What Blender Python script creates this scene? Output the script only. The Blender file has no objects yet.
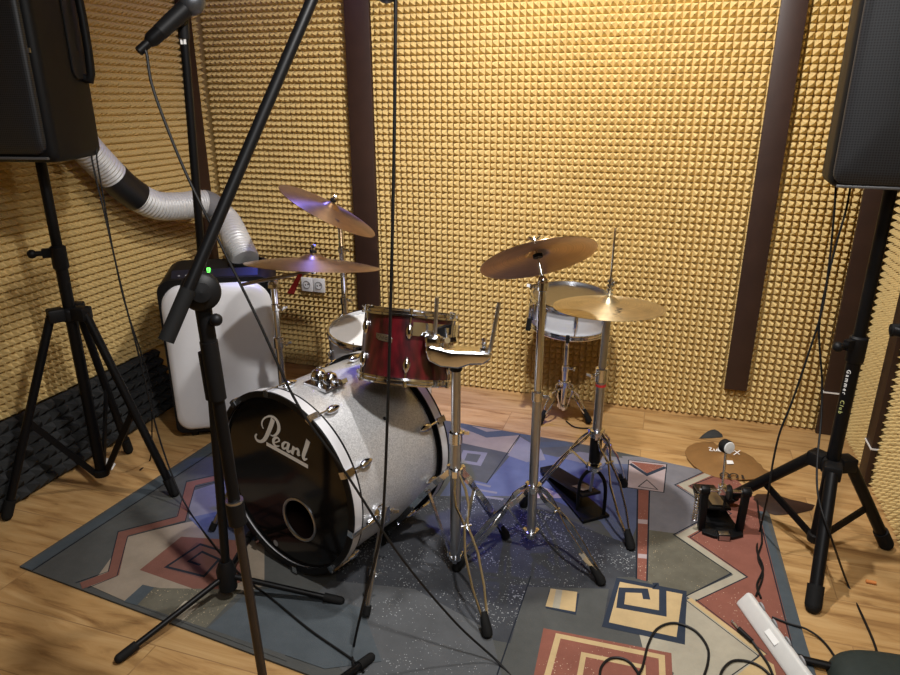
import bpy, bmesh, math, random
from mathutils import Vector as V, Matrix as M
random.seed(7)
sc = bpy.context.scene
COL = sc.collection
PI = math.pi

# ---------------------------------------------------------------- camera
F, PITCH, H = 676.0, math.radians(19.5), 1.4
CAM = V((0, 0, H))
def ray(x, y):
    u = (x-450)/F; v = (y-337.5)/F
    return V((u, math.cos(PITCH)-v*math.sin(PITCH), -math.sin(PITCH)-v*math.cos(PITCH)))
def flo(x, y, z=0.0):
    d = ray(x, y); return CAM + d*((z-H)/d.z)
def atY(x, y, Y):
    d = ray(x, y); return CAM + d*(Y/d.y)
def onplane(x, y, p0, n):
    d = ray(x, y); return CAM + d*((p0-CAM).dot(n)/d.dot(n))
cam = bpy.data.cameras.new('camera'); cam.sensor_width = 36; cam.lens = F/900*36; cam.clip_start = .02
co = bpy.data.objects.new('camera', cam); COL.objects.link(co)
co.location = CAM; co.rotation_euler = (PI/2-PITCH, 0, 0); sc.camera = co

# room frame: s along the back wall from the left corner, t out from it into the room
A = math.radians(17.65)
BD = V((math.cos(A), -math.sin(A), 0)); BN = V((math.sin(A), math.cos(A), 0))
CORNER = V((-1.219, 3.606, 0))
def W(s, t, z=0.0): return CORNER + BD*s - BN*t + V((0, 0, z))
ROOM_S, ROOM_T, ROOM_Z = 3.1, 4.3, 2.4
UP = V((0, 0, 1))
ROTI = M.Rotation(-A, 4, 'Z')     # undone at the end, when the room is squared with the world axes

# ---------------------------------------------------------------- materials
def newmat(name):
    m = bpy.data.materials.new(name); m.use_nodes = True
    nt = m.node_tree; return m, nt, nt.nodes['Principled BSDF']
def mat(name, col, rough=.5, metal=0., spec=.5, noise=0., nscale=40., bump=0., coat=0.):
    m, nt, b = newmat(name)
    b.inputs['Base Color'].default_value = (*col, 1); b.inputs['Roughness'].default_value = rough
    b.inputs['Metallic'].default_value = metal; b.inputs['Specular IOR Level'].default_value = spec
    b.inputs['Coat Weight'].default_value = coat
    if noise or bump:
        tc = nt.nodes.new('ShaderNodeTexCoord'); n = nt.nodes.new('ShaderNodeTexNoise')
        n.inputs['Scale'].default_value = nscale; n.inputs['Detail'].default_value = 5
        nt.links.new(tc.outputs['Object'], n.inputs['Vector'])
        if noise:
            r = nt.nodes.new('ShaderNodeMix'); r.data_type = 'RGBA'
            r.inputs[6].default_value = tuple(c*(1-noise) for c in col)+(1,)
            r.inputs[7].default_value = tuple(min(1, c*(1+noise)) for c in col)+(1,)
            nt.links.new(n.outputs['Fac'], r.inputs[0]); nt.links.new(r.outputs[2], b.inputs['Base Color'])
        if bump:
            bp = nt.nodes.new('ShaderNodeBump'); bp.inputs['Strength'].default_value = bump; bp.inputs['Distance'].default_value = .004
            nt.links.new(n.outputs['Fac'], bp.inputs['Height']); nt.links.new(bp.outputs['Normal'], b.inputs['Normal'])
    return m
def emis(name, col, s):
    m, nt, b = newmat(name)
    b.inputs['Base Color'].default_value = (0, 0, 0, 1)
    b.inputs['Emission Color'].default_value = (*col, 1); b.inputs['Emission Strength'].default_value = s
    return m
CHROME = mat('chrome', (.72, .74, .78), .13, 1, noise=.06, nscale=30)
STEEL = mat('brushed_steel', (.50, .51, .53), .3, 1, noise=.1, nscale=60)
BLACKM = mat('black_metal', (.004, .004, .0045), .42, 0, .2, noise=.2)
BLACKP = mat('black_plastic', (.006, .006, .0065), .5, 0, .2, noise=.2)
RUBBER = mat('black_rubber', (.007, .007, .007), .75, 0, .2, noise=.2)
CABLE = mat('cable_rubber', (.006, .006, .0065), .5, 0, .3, noise=.1)
WHITEP = mat('white_plastic', (.80, .80, .82), .32, 0, .5, noise=.02)
GREYP = mat('grey_plastic', (.25, .25, .26), .5, noise=.05)
FOAM = mat('yellow_foam', (.64, .475, .205), .95, 0, .1, noise=.07, nscale=6)
FOAMB = mat('black_foam', (.035, .036, .036), .85, 0, .25, noise=.3, nscale=20)
WOODD = mat('dark_brown_wood', (.032, .015, .010), .5, 0, .4, noise=.35, nscale=14)
CEIL = mat('ceiling_paint', (.22, .18, .13), .9, noise=.05)
DUCTM = mat('silver_duct_fabric', (.60, .60, .60), .42, .25, .5, noise=.08)
TAPE = mat('black_tape', (.012, .012, .014), .35, noise=.1)
TAPEG = mat('grey_tape', (.16, .16, .17), .45, noise=.1)
HEADB = mat('black_drum_head', (.006, .005, .0045), .1, 0, .4, noise=.1)
HEADW = mat('white_drum_head', (.72, .72, .72), .45, noise=.04)
LOGO = mat('logo_print', (.75, .74, .70), .4, noise=.02)
HOOPW = mat('hoop_inlay', (.66, .66, .68), .3, .2, noise=.04)
WHITES = mat('white_sparkle_shell', (.62, .63, .66), .3, .1, noise=.05, nscale=300)
PAPER = mat('paper', (.8, .8, .78), .8, noise=.03)
FELT = mat('felt', (.6, .6, .58), .9, noise=.1)
RED = mat('red_ribbon', (.45, .02, .02), .6, noise=.1)
GREEN = emis('green_display', (.12, 1, .1), 2.4)
WHITEPRINT = mat('white_print', (.85, .85, .82), .5, noise=.02)
OLIVEPRINT = mat('yellow_green_print', (.5, .52, .2), .5, noise=.02)
BLACKPRINT = mat('black_print', (.02, .015, .012), .5, noise=.02)
BAGM = mat('dark_green_cloth', (.022, .03, .027), .7, 0, .3, noise=.25, nscale=60, bump=.3)
BUTT = mat('orange_paper', (.55, .2, .05), .8, noise=.2)
GRID = mat('mic_mesh', (.09, .095, .105), .4, .7, noise=.3, nscale=400)

def sparkle_shell():
    m, nt, b = newmat('silver_sparkle_shell')
    tc = nt.nodes.new('ShaderNodeTexCoord'); vo = nt.nodes.new('ShaderNodeTexVoronoi')
    vo.inputs['Scale'].default_value = 420
    cr = nt.nodes.new('ShaderNodeValToRGB')
    cr.color_ramp.elements[0].color = (.42, .42, .43, 1); cr.color_ramp.elements[1].color = (.80, .80, .80, 1)
    nt.links.new(tc.outputs['Object'], vo.inputs['Vector'])
    nt.links.new(vo.outputs['Color'], cr.inputs['Fac']); nt.links.new(cr.outputs['Color'], b.inputs['Base Color'])
    b.inputs['Metallic'].default_value = .45; b.inputs['Roughness'].default_value = .34
    b.inputs['Coat Weight'].default_value = .3; b.inputs['Coat Roughness'].default_value = .15
    return m
SHELL = sparkle_shell()
def redlac():
    m, nt, b = newmat('red_lacquer_wood')
    tc = nt.nodes.new('ShaderNodeTexCoord'); mp = nt.nodes.new('ShaderNodeMapping'); n = nt.nodes.new('ShaderNodeTexNoise')
    mp.inputs['Scale'].default_value = (26, 26, 2.2); n.inputs['Scale'].default_value = 1.6; n.inputs['Detail'].default_value = 6
    cr = nt.nodes.new('ShaderNodeValToRGB')
    cr.color_ramp.elements[0].position = .35; cr.color_ramp.elements[0].color = (.014, .002, .003, 1)
    cr.color_ramp.elements[1].position = .68; cr.color_ramp.elements[1].color = (.105, .006, .010, 1)
    nt.links.new(tc.outputs['Object'], mp.inputs[0]); nt.links.new(mp.outputs[0], n.inputs['Vector'])
    nt.links.new(n.outputs['Fac'], cr.inputs['Fac']); nt.links.new(cr.outputs['Color'], b.inputs['Base Color'])
    b.inputs['Roughness'].default_value = .3; b.inputs['Coat Weight'].default_value = .6; b.inputs['Coat Roughness'].default_value = .08
    return m
REDL = redlac()
def bronze(name, col, rough=.34, aniso=.75):
    m, nt, b = newmat(name)
    tg = nt.nodes.new('ShaderNodeTangent'); tg.direction_type = 'RADIAL'; tg.axis = 'Z'
    nt.links.new(tg.outputs[0], b.inputs['Tangent'])
    b.inputs['Anisotropic'].default_value = aniso; b.inputs['Anisotropic Rotation'].default_value = .25; b.inputs['Metallic'].default_value = .92; b.inputs['Roughness'].default_value = rough
    tc = nt.nodes.new('ShaderNodeTexCoord'); sp = nt.nodes.new('ShaderNodeSeparateXYZ'); ln = nt.nodes.new('ShaderNodeVectorMath'); ln.operation = 'LENGTH'
    cx = nt.nodes.new('ShaderNodeCombineXYZ')
    nt.links.new(tc.outputs['Object'], sp.inputs[0]); nt.links.new(sp.outputs[0], cx.inputs[0]); nt.links.new(sp.outputs[1], cx.inputs[1])
    nt.links.new(cx.outputs[0], ln.inputs[0])
    n = nt.nodes.new('ShaderNodeTexNoise'); n.noise_dimensions = '1D'; n.inputs['Scale'].default_value = 260; n.inputs['Detail'].default_value = 4
    nt.links.new(ln.outputs['Value'], n.inputs['W'])
    n2 = nt.nodes.new('ShaderNodeTexNoise'); n2.inputs['Scale'].default_value = 14; nt.links.new(tc.outputs['Object'], n2.inputs['Vector'])
    mx = nt.nodes.new('ShaderNodeMath'); mx.operation = 'MULTIPLY'; nt.links.new(n.outputs['Fac'], mx.inputs[0]); nt.links.new(n2.outputs['Fac'], mx.inputs[1])
    cr = nt.nodes.new('ShaderNodeValToRGB')
    cr.color_ramp.elements[0].position = .1; cr.color_ramp.elements[0].color = (*[c*.62 for c in col], 1)
    cr.color_ramp.elements[1].position = .42; cr.color_ramp.elements[1].color = (*col, 1)
    nt.links.new(mx.outputs[0], cr.inputs['Fac']); nt.links.new(cr.outputs['Color'], b.inputs['Base Color'])
    return m
BRONZE = bronze('cymbal_bronze', (.68, .50, .27))
BRONZEP = bronze('pale_cymbal_bronze', (.70, .58, .36))
BRONZED = bronze('worn_cymbal_bronze', (.48, .31, .16))
BRONZER = bronze('red_cymbal_bronze', (.60, .38, .2), .3)
BRONZEF = mat('matt_cymbal_bronze', (.36, .20, .075), .5, .55, noise=.2, nscale=25)

def grille_mat():
    m, nt, b = newmat('perforated_grille')
    tc = nt.nodes.new('ShaderNodeTexCoord'); sp = nt.nodes.new('ShaderNodeSeparateXYZ')
    nt.links.new(tc.outputs['Object'], sp.inputs[0])
    def wave(inx, k):
        a = nt.nodes.new('ShaderNodeMath'); a.operation = 'MULTIPLY'; a.inputs[1].default_value = k; nt.links.new(inx, a.inputs[0])
        s = nt.nodes.new('ShaderNodeMath'); s.operation = 'SINE'; nt.links.new(a.outputs[0], s.inputs[0]); return s.outputs[0]
    ad = nt.nodes.new('ShaderNodeMath'); ad.operation = 'ADD'; nt.links.new(sp.outputs[0], ad.inputs[0]); nt.links.new(sp.outputs[2], ad.inputs[1])
    sb = nt.nodes.new('ShaderNodeMath'); sb.operation = 'SUBTRACT'; nt.links.new(sp.outputs[0], sb.inputs[0]); nt.links.new(sp.outputs[2], sb.inputs[1])
    p = nt.nodes.new('ShaderNodeMath'); p.operation = 'MULTIPLY'
    nt.links.new(wave(ad.outputs[0], 520), p.inputs[0]); nt.links.new(wave(sb.outputs[0], 520), p.inputs[1])
    cr = nt.nodes.new('ShaderNodeValToRGB')
    cr.color_ramp.elements[0].position = .0; cr.color_ramp.elements[0].color = (.022, .0235, .027, 1)
    cr.color_ramp.elements[1].position = .25; cr.color_ramp.elements[1].color = (.003, .003, .0035, 1)
    nt.links.new(p.outputs[0], cr.inputs['Fac']); nt.links.new(cr.outputs['Color'], b.inputs['Base Color'])
    b.inputs['Roughness'].default_value = .45
    return m
GRILLE = grille_mat()

def floor_mat():
    m, nt, b = newmat('laminate_planks')
    tc = nt.nodes.new('ShaderNodeTexCoord'); mp = nt.nodes.new('ShaderNodeMapping')
    mp.inputs['Rotation'].default_value = (0, 0, 0)
    nt.links.new(tc.outputs['Object'], mp.inputs[0])
    br = nt.nodes.new('ShaderNodeTexBrick')
    br.inputs['Scale'].default_value = 1; br.inputs['Brick Width'].default_value = 1.2; br.inputs['Row Height'].default_value = .19
    br.inputs['Mortar Size'].default_value = .0018; br.inputs['Color1'].default_value = (.2, .2, .2, 1); br.inputs['Color2'].default_value = (.8, .8, .8, 1)
    br.inputs['Mortar'].default_value = (.5, .5, .5, 1)
    nt.links.new(mp.outputs[0], br.inputs['Vector'])
    # grain stretched along the plank, shifted per plank
    off = nt.nodes.new('ShaderNodeVectorMath'); off.operation = 'MULTIPLY_ADD'
    off.inputs[1].default_value = (3, 7, 5); nt.links.new(br.outputs['Color'], off.inputs[0]); nt.links.new(mp.outputs[0], off.inputs[2])
    sc2 = nt.nodes.new('ShaderNodeMapping'); sc2.inputs['Scale'].default_value = (2.2, 15, 1); nt.links.new(off.outputs[0], sc2.inputs[0])
    n = nt.nodes.new('ShaderNodeTexNoise'); n.inputs['Scale'].default_value = 1.5; n.inputs['Detail'].default_value = 8; n.inputs['Roughness'].default_value = .62; n.inputs['Distortion'].default_value = .9
    nt.links.new(sc2.outputs[0], n.inputs['Vector'])
    cr = nt.nodes.new('ShaderNodeValToRGB'); e = cr.color_ramp.elements
    e[0].position = .28; e[0].color = (.22, .11, .04, 1); e[1].position = .72; e[1].color = (.60, .39, .175, 1)
    x = e.new(.46); x.color = (.46, .27, .105, 1)
    nt.links.new(n.outputs['Fac'], cr.inputs['Fac'])
    mx = nt.nodes.new('ShaderNodeMix'); mx.data_type = 'RGBA'; mx.blend_type = 'MULTIPLY'; mx.inputs[0].default_value = .22
    nt.links.new(cr.outputs['Color'], mx.inputs[6]); nt.links.new(br.outputs['Color'], mx.inputs[7])
    mo = nt.nodes.new('ShaderNodeMix'); mo.data_type = 'RGBA'; mo.inputs[7].default_value = (.2, .11, .05, 1)
    fa = nt.nodes.new('ShaderNodeMath'); fa.operation = 'MULTIPLY'; fa.inputs[1].default_value = .6
    nt.links.new(br.outputs['Fac'], fa.inputs[0]); nt.links.new(fa.outputs[0], mo.inputs[0]); nt.links.new(mx.outputs[2], mo.inputs[6])
    nt.links.new(mo.outputs[2], b.inputs['Base Color'])
    b.inputs['Roughness'].default_value = .38; b.inputs['Specular IOR Level'].default_value = .35
    return m
FLOORM = floor_mat()

def carpet(name, col, fleck=None, amt=.5, var=.22):
    m, nt, b = newmat(name)
    tc = nt.nodes.new('ShaderNodeTexCoord')
    n = nt.nodes.new('ShaderNodeTexNoise'); n.inputs['Scale'].default_value = 9; n.inputs['Detail'].default_value = 8; n.inputs['Roughness'].default_value = .7
    nt.links.new(tc.outputs['Object'], n.inputs['Vector'])
    r = nt.nodes.new('ShaderNodeMix'); r.data_type = 'RGBA'
    r.inputs[6].default_value = tuple(c*(1-var*1.6) for c in col)+(1,); r.inputs[7].default_value = tuple(min(1, c*(1+var*1.6)) for c in col)+(1,)
    nt.links.new(n.outputs['Fac'], r.inputs[0]); out = r.outputs[2]
    if fleck:
        vo = nt.nodes.new('ShaderNodeTexVoronoi'); vo.inputs['Scale'].default_value = 190; vo.inputs['Randomness'].default_value = 1
        nt.links.new(tc.outputs['Object'], vo.inputs['Vector'])
        sr = nt.nodes.new('ShaderNodeSeparateColor'); nt.links.new(vo.outputs['Color'], sr.inputs[0])
        n3 = nt.nodes.new('ShaderNodeTexNoise'); n3.inputs['Scale'].default_value = 5; n3.inputs['Detail'].default_value = 4; nt.links.new(tc.outputs['Object'], n3.inputs['Vector'])
        ra = nt.nodes.new('ShaderNodeMath'); ra.operation = 'MULTIPLY'; nt.links.new(sr.outputs[0], ra.inputs[0]); nt.links.new(n3.outputs['Fac'], ra.inputs[1])   # size of each fleck
        th = nt.nodes.new('ShaderNodeMath'); th.operation = 'MULTIPLY_ADD'; th.inputs[1].default_value = 1.5; th.inputs[2].default_value = -.62+.3*amt; nt.links.new(ra.outputs[0], th.inputs[0])
        cr = nt.nodes.new('ShaderNodeMath'); cr.operation = 'LESS_THAN'; nt.links.new(vo.outputs['Distance'], cr.inputs[0]); nt.links.new(th.outputs[0], cr.inputs[1])
        r2 = nt.nodes.new('ShaderNodeMix'); r2.data_type = 'RGBA'; r2.inputs[7].default_value = (*fleck, 1)
        nt.links.new(cr.outputs[0], r2.inputs[0]); nt.links.new(out, r2.inputs[6]); out = r2.outputs[2]
    nt.links.new(out, b.inputs['Base Color'])
    n4 = nt.nodes.new('ShaderNodeTexNoise'); n4.inputs['Scale'].default_value = 500; nt.links.new(tc.outputs['Object'], n4.inputs['Vector'])
    bp = nt.nodes.new('ShaderNodeBump'); bp.inputs['Strength'].default_value = .5; bp.inputs['Distance'].default_value = .002
    nt.links.new(n4.outputs['Fac'], bp.inputs['Height']); nt.links.new(bp.outputs['Normal'], b.inputs['Normal'])
    b.inputs['Roughness'].default_value = 1; b.inputs['Specular IOR Level'].default_value = .05
    return m

# ---------------------------------------------------------------- mesh builder
def frame(axis, hint=None):
    z = V(axis).normalized()
    h = V(hint) if hint is not None else (UP if abs(z.z) < .95 else V((1, 0, 0)))
    x = h.cross(z).normalized(); y = z.cross(x)
    return x, y, z
def smooth_path(pts, n=8):
    pts = [V(p) for p in pts]
    if len(pts) < 3: return pts
    out = []
    ext = [pts[0]*2-pts[1]] + pts + [pts[-1]*2-pts[-2]]
    for i in range(1, len(ext)-2):
        a, b, c, d = ext[i-1:i+3]
        for k in range(n):
            t = k/n
            out.append(.5*((2*b)+(c-a)*t+(2*a-5*b+4*c-d)*t*t+(3*b-a-3*c+d)*t**3))
    out.append(pts[-1]); return out
class MB:
    def __init__(s): s.v = []; s.f = []; s.mi = []
    def add(s, vs, fs, mi=0):
        o = len(s.v); s.v += [V(p) for p in vs]; s.f += [tuple(i+o for i in f) for f in fs]; s.mi += [mi]*len(fs); return s
    def box(s, c, size, x=V((1, 0, 0)), y=V((0, 1, 0)), z=UP, mi=0):
        c = V(c); a, b, d = [k/2 for k in size]
        vs = [c+x*(a*i)+y*(b*j)+z*(d*k) for k in (-1, 1) for j in (-1, 1) for i in (-1, 1)]
        return s.add(vs, [(0, 2, 3, 1), (4, 5, 7, 6), (0, 1, 5, 4), (2, 6, 7, 3), (0, 4, 6, 2), (1, 3, 7, 5)], mi)
    def bar(s, p, q, w, h, hint=UP, mi=0):        # rectangular bar; h is measured towards the hint
        p, q = V(p), V(q); d = (q-p); L = d.length; d.normalize()
        x = d.cross(V(hint)); x = x.normalized() if x.length > 1e-5 else V((1, 0, 0)); y = x.cross(d)
        return s.box((p+q)/2, (w, L, h), x, d, y, mi)
    def ring_rows(s, rows, closed_rows=False, cap=True, mi=0):
        n = len(rows[0]); o = len(s.v)
        for r in rows: s.v += [V(p) for p in r]
        k = len(rows); fs = []
        for i in range(k if closed_rows else k-1):
            a, b = o+i*n, o+((i+1) % k)*n
            for j in range(n): fs.append((a+j, a+(j+1) % n, b+(j+1) % n, b+j))
        if cap and not closed_rows:
            fs.append(tuple(o+j for j in reversed(range(n)))); fs.append(tuple(o+(k-1)*n+j for j in range(n)))
        s.f += fs; s.mi += [mi]*len(fs); return s
    def tube(s, pts, r, n=10, sm=0, mi=0):
        pts = smooth_path(pts, sm) if sm else [V(p) for p in pts]
        N = len(pts); rr = r if callable(r) else ((lambda u: r[0]+(r[1]-r[0])*u) if isinstance(r, tuple) else (lambda u: r))
        rows = []; x = None
        for i, p in enumerate(pts):
            d = (pts[min(i+1, N-1)]-pts[max(i-1, 0)]).normalized()
            if x is None: x = frame(d)[0]
            else: x = (x-d*x.dot(d)).normalized()
            y = d.cross(x); R = rr(i/max(1, N-1))
            rows.append([p+(x*math.cos(2*PI*j/n)+y*math.sin(2*PI*j/n))*R for j in range(n)])
        return s.ring_rows(rows, mi=mi)
    def cyl(s, p, q, r, n=20, mi=0): return s.tube([p, q], r, n, mi=mi)
    def lathe(s, prof, o=V((0, 0, 0)), axis=UP, n=48, mi=0, cap=False, closed=False, arc=None):   # prof: (radius, height)
        x, y, z = frame(axis); o = V(o)
        rows = [[o+z*h+(x*math.cos(2*PI*j/n)+y*math.sin(2*PI*j/n))*max(r, 1e-4) for j in range(n)] for r, h in prof]
        return s.ring_rows(rows, closed_rows=closed, cap=cap, mi=mi)
    def ball(s, c, r, n=14, mi=0, sq=(1, 1, 1), axis=UP):
        x, y, z = frame(axis)
        rows = []
        for i in range(1, n):
            a = PI*i/n; rows.append([V(c)+(x*math.cos(2*PI*j/n)*sq[0]+y*math.sin(2*PI*j/n)*sq[1])*r*math.sin(a)-z*r*math.cos(a)*sq[2] for j in range(n)])
        return s.ring_rows(rows, mi=mi)
    def prism(s, poly, d, mi=0):                   # poly: 3D points in a plane, d: extrusion vector
        n = len(poly); vs = [V(p) for p in poly]+[V(p)+d for p in poly]
        fs = [tuple(reversed(range(n))), tuple(range(n, 2*n))]+[(i, (i+1) % n, n+(i+1) % n, n+i) for i in range(n)]
        return s.add(vs, fs, mi)
    def poly(s, pts, mi=0): return s.add(pts, [tuple(range(len(pts)))], mi)
    def build(s, name, mats, parent=None, mtx=None, bevel=0, segs=2, angle=40, fix=True):
        if not isinstance(mats, (list, tuple)): mats = [mats]
        W0 = WORLD[parent.name] if parent else (mtx or ROTI)
        inv = W0.inverted()
        me = bpy.data.meshes.new(name); me.from_pydata([inv @ p for p in s.v], [], s.f)
        for m in mats: me.materials.append(m)
        for p, i in zip(me.polygons, s.mi): p.material_index = i
        if fix or bevel:
            bm = bmesh.new(); bm.from_mesh(me)
            if bevel:
                bmesh.ops.remove_doubles(bm, verts=bm.verts, dist=1e-6)
                es = [e for e in bm.edges if len(e.link_faces) == 2 and e.calc_face_angle(0) > .5]
                bmesh.ops.bevel(bm, geom=es, offset=bevel, segments=segs, profile=.5, affect='EDGES', clamp_overlap=True)
            bmesh.ops.recalc_face_normals(bm, faces=bm.faces)
            bm.to_mesh(me); bm.free()
        for p in me.polygons: p.use_smooth = True
        me.set_sharp_from_angle(angle=math.radians(angle))
        o = bpy.data.objects.new(name, me); COL.objects.link(o)
        if parent: o.parent = parent
        else: o.matrix_world = W0
        WORLD[o.name] = W0
        return o
WORLD = {}
def tag(o, label, cat, group=None, kind=None):
    if label: o['label'] = label
    if cat: o['category'] = cat
    if group: o['group'] = group
    if kind: o['kind'] = kind
    return o
def thing(name, label, cat, loc, group=None, rot=None):
    o = bpy.data.objects.new(name, None); COL.objects.link(o); o.empty_display_size = .05
    m = M.Translation(V(loc)) @ (rot.to_4x4() if rot else ROTI); o.matrix_world = m; WORLD[o.name] = m
    return tag(o, label, cat, group)
def text_mb(txt, size, mtx, ext=.0006):
    """outline letters from the built-in font as points and faces, placed by mtx"""
    c = bpy.data.curves.new('t', 'FONT'); c.body = txt; c.size = size; c.extrude = ext; c.space_character = 1.5; c.align_x = 'CENTER'; c.align_y = 'CENTER'
    o = bpy.data.objects.new('t', c); me = bpy.data.meshes.new_from_object(o)
    b = MB(); b.add([mtx @ v.co for v in me.vertices], [tuple(p.vertices) for p in me.polygons])
    bpy.data.objects.remove(o); bpy.data.curves.remove(c); bpy.data.meshes.remove(me)
    return b
def ribbon(b, pts, w, n, d=.0008, mi=0, sm=5):
    """a flat brush stroke on the plane with normal n; w is one width or a width per point"""
    ws = w if isinstance(w, (list, tuple)) else [w]*len(pts)
    P = smooth_path([V(p) for p in pts], sm) if len(pts) > 2 else [V(p) for p in pts]
    N = len(P); L = []; R = []
    for i, p in enumerate(P):
        t = (P[min(i+1, N-1)]-P[max(i-1, 0)]).normalized(); sd = n.cross(t).normalized()
        u = i/(N-1)*(len(ws)-1); k = min(int(u), len(ws)-2) if len(ws) > 1 else 0
        ww = ws[k]+(ws[min(k+1, len(ws)-1)]-ws[k])*(u-k)
        L.append(p+sd*ww/2); R.append(p-sd*ww/2)
    vs = [x+n*d for x in L]+[x+n*d for x in R]
    b.add(vs, [(i, i+1, N+i+1, N+i) for i in range(N-1)], mi)

# ---------------------------------------------------------------- the setting
def struct(o): o['kind'] = 'structure'; return o
def slab(name, pts, d, m):
    b = MB(); b.prism(pts, d); return struct(b.build(name, m))
DF = .035   # foam thickness; walls stand behind it
S0, S1, T0, T1 = -DF-.022, ROOM_S+DF+.022, -DF-.022, ROOM_T
slab('floor', [W(S0, T0), W(S1, T0), W(S1, T1), W(S0, T1)], V((0, 0, -.05)), FLOORM)
slab('ceiling', [W(S0, T0, ROOM_Z), W(S1, T0, ROOM_Z), W(S1, T1, ROOM_Z), W(S0, T1, ROOM_Z)], V((0, 0, .05)), CEIL)
slab('wall_back', [W(S0, T0), W(S1, T0), W(S1, T0, ROOM_Z), W(S0, T0, ROOM_Z)], BN*.05, FOAM)
slab('wall_left', [W(S0, T0), W(S0, T1), W(S0, T1, ROOM_Z), W(S0, T0, ROOM_Z)], -BD*.05, FOAM)
slab('wall_right', [W(S1, T0), W(S1, T1), W(S1, T1, ROOM_Z), W(S1, T0, ROOM_Z)], BD*.05, FOAM)
slab('wall_front', [W(S0, T1), W(S1, T1), W(S1, T1, ROOM_Z), W(S0, T1, ROOM_Z)], -BN*.05, mat('dark_unseen_wall', (.06, .045, .04), .9, noise=.2))  # unseen wall, coloured dark to hold down the bounced light

# pyramid foam panels -------------------------------------------------
def foam_mesh(w, h, nx, ny, base=.006, tip=.042, seed=1, mtl=FOAM, jit=.0012):
    rnd = random.Random(seed); vs = []; fs = []
    ph = rnd.random()*6
    def bulge(x, y): return .0025*math.sin(x*5.1+ph)*math.sin(y*4.3+ph*1.7)
    for j in range(ny+1):
        for i in range(nx+1):
            x, y = i*w/nx, j*h/ny
            e = 0 if i in (0, nx) or j in (0, ny) else 1
            vs.append((x, y, base+e*bulge(x, y)))
    o = len(vs)
    for j in range(ny):
        for i in range(nx):
            x, y = (i+.5)*w/nx, (j+.5)*h/ny
            vs.append((x+rnd.gauss(0, jit), y+rnd.gauss(0, jit), tip+bulge(x, y)+rnd.gauss(0, jit)))
            a = j*(nx+1)+i; b = a+1; c = b+nx+1; d = a+nx+1; t = o+j*nx+i
            fs += [(a, b, t), (b, c, t), (c, d, t), (d, a, t)]
    k = len(vs); vs += [(0, 0, 0), (w, 0, 0), (w, h, 0), (0, h, 0)]
    R = nx+1
    bot = list(range(0, nx+1)); top = [ny*R+i for i in range(nx+1)]; lf = [j*R for j in range(ny+1)]; rt = [j*R+nx for j in range(ny+1)]
    fs += [tuple([k, k+1]+bot[::-1]), tuple([k+1, k+2]+rt[::-1]), tuple([k+2, k+3]+top), tuple([k+3, k]+lf)]
    fs.append((k, k+3, k+2, k+1))
    me = bpy.data.meshes.new('acoustic_foam_panel'); me.from_pydata(vs, [], fs); me.materials.append(mtl)
    return me
FM = {}
def foam(o, ex, ez, w, h, label, group, pitch=.0287, seed=1, mtl=FOAM, name='acoustic_foam_panel', **kw):
    g = .0004
    key = (round(w, 3), round(h, 3), seed, name)
    if key not in FM: FM[key] = foam_mesh(w-2*g, h-2*g, max(1, round(w/pitch)), max(1, round(h/pitch)), seed=seed, mtl=mtl, **kw)
    en = ex.cross(ez)
    ob = bpy.data.objects.new(name, FM[key]); COL.objects.link(ob)
    m = M((ex, ez, en)).transposed().to_4x4(); m.translation = V(o)+ex*g+ez*g; ob.matrix_world = m
    return tag(ob, label, 'foam panel', group)
cols = [(0, .852, 'left of the post'), (.852, 1.782, 'between post and middle seam'),
        (1.782, 2.64, 'between middle seam and short batten'), (2.64, ROOM_S, 'between short batten and right corner')]
for a, b_, wh in cols:
    for z0, z1, rowname in ((0, 1.035, 'lower'), (1.035, 2.07, 'upper')):
        foam(W(a, -DF, z0), BD, UP, b_-a, z1-z0, '%s yellow pyramid foam panel, back wall, %s' % (rowname, wh), 'yellow foam panels on the back wall', seed=int(a*10))
for i, (t0, t1, wh) in enumerate([(0, .92, 'beside the corner with the air conditioner'), (.92, 1.84, 'behind the left speaker stand'), (1.84, 2.76, 'at the left photo edge')]):
    for z0, z1, rn in ((.27, 1.30, 'lower'), (1.30, 2.33, 'upper')):
        foam(W(-DF, t1, z0), BN, UP, t1-t0, z1-z0, '%s yellow pyramid foam panel, left wall, %s' % (rn, wh), 'yellow foam panels on the left wall', seed=3)
for i, (t0, t1, wh) in enumerate([(0, .92, 'next to the back corner'), (.92, 1.84, 'behind the right speaker stand')]):
    for z0, z1, rn in ((0, 1.035, 'lower'), (1.035, 2.07, 'upper')):
        foam(W(ROOM_S+DF, t0, z0), -BN, UP, t1-t0, z1-z0, '%s yellow pyramid foam panel, right wall, %s' % (rn, wh), 'yellow foam panels on the right wall', seed=4)
# black foam strips leaning at the foot of the left wall
lean = (UP*.285 - BD*.105).normalized()
for t0, t1, wh in ((.62, 1.34, 'behind the left speaker stand'), (1.34, 2.06, 'at the left edge of the photo')):
    foam(W(.085, t1, .002), BN, lean, t1-t0, .285, 'black foam strip leaning against the left wall foot %s' % wh, 'black foam strips', pitch=.042, seed=9, mtl=FOAMB, name='black_foam_strip', base=.02, tip=.062, jit=.004)

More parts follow.
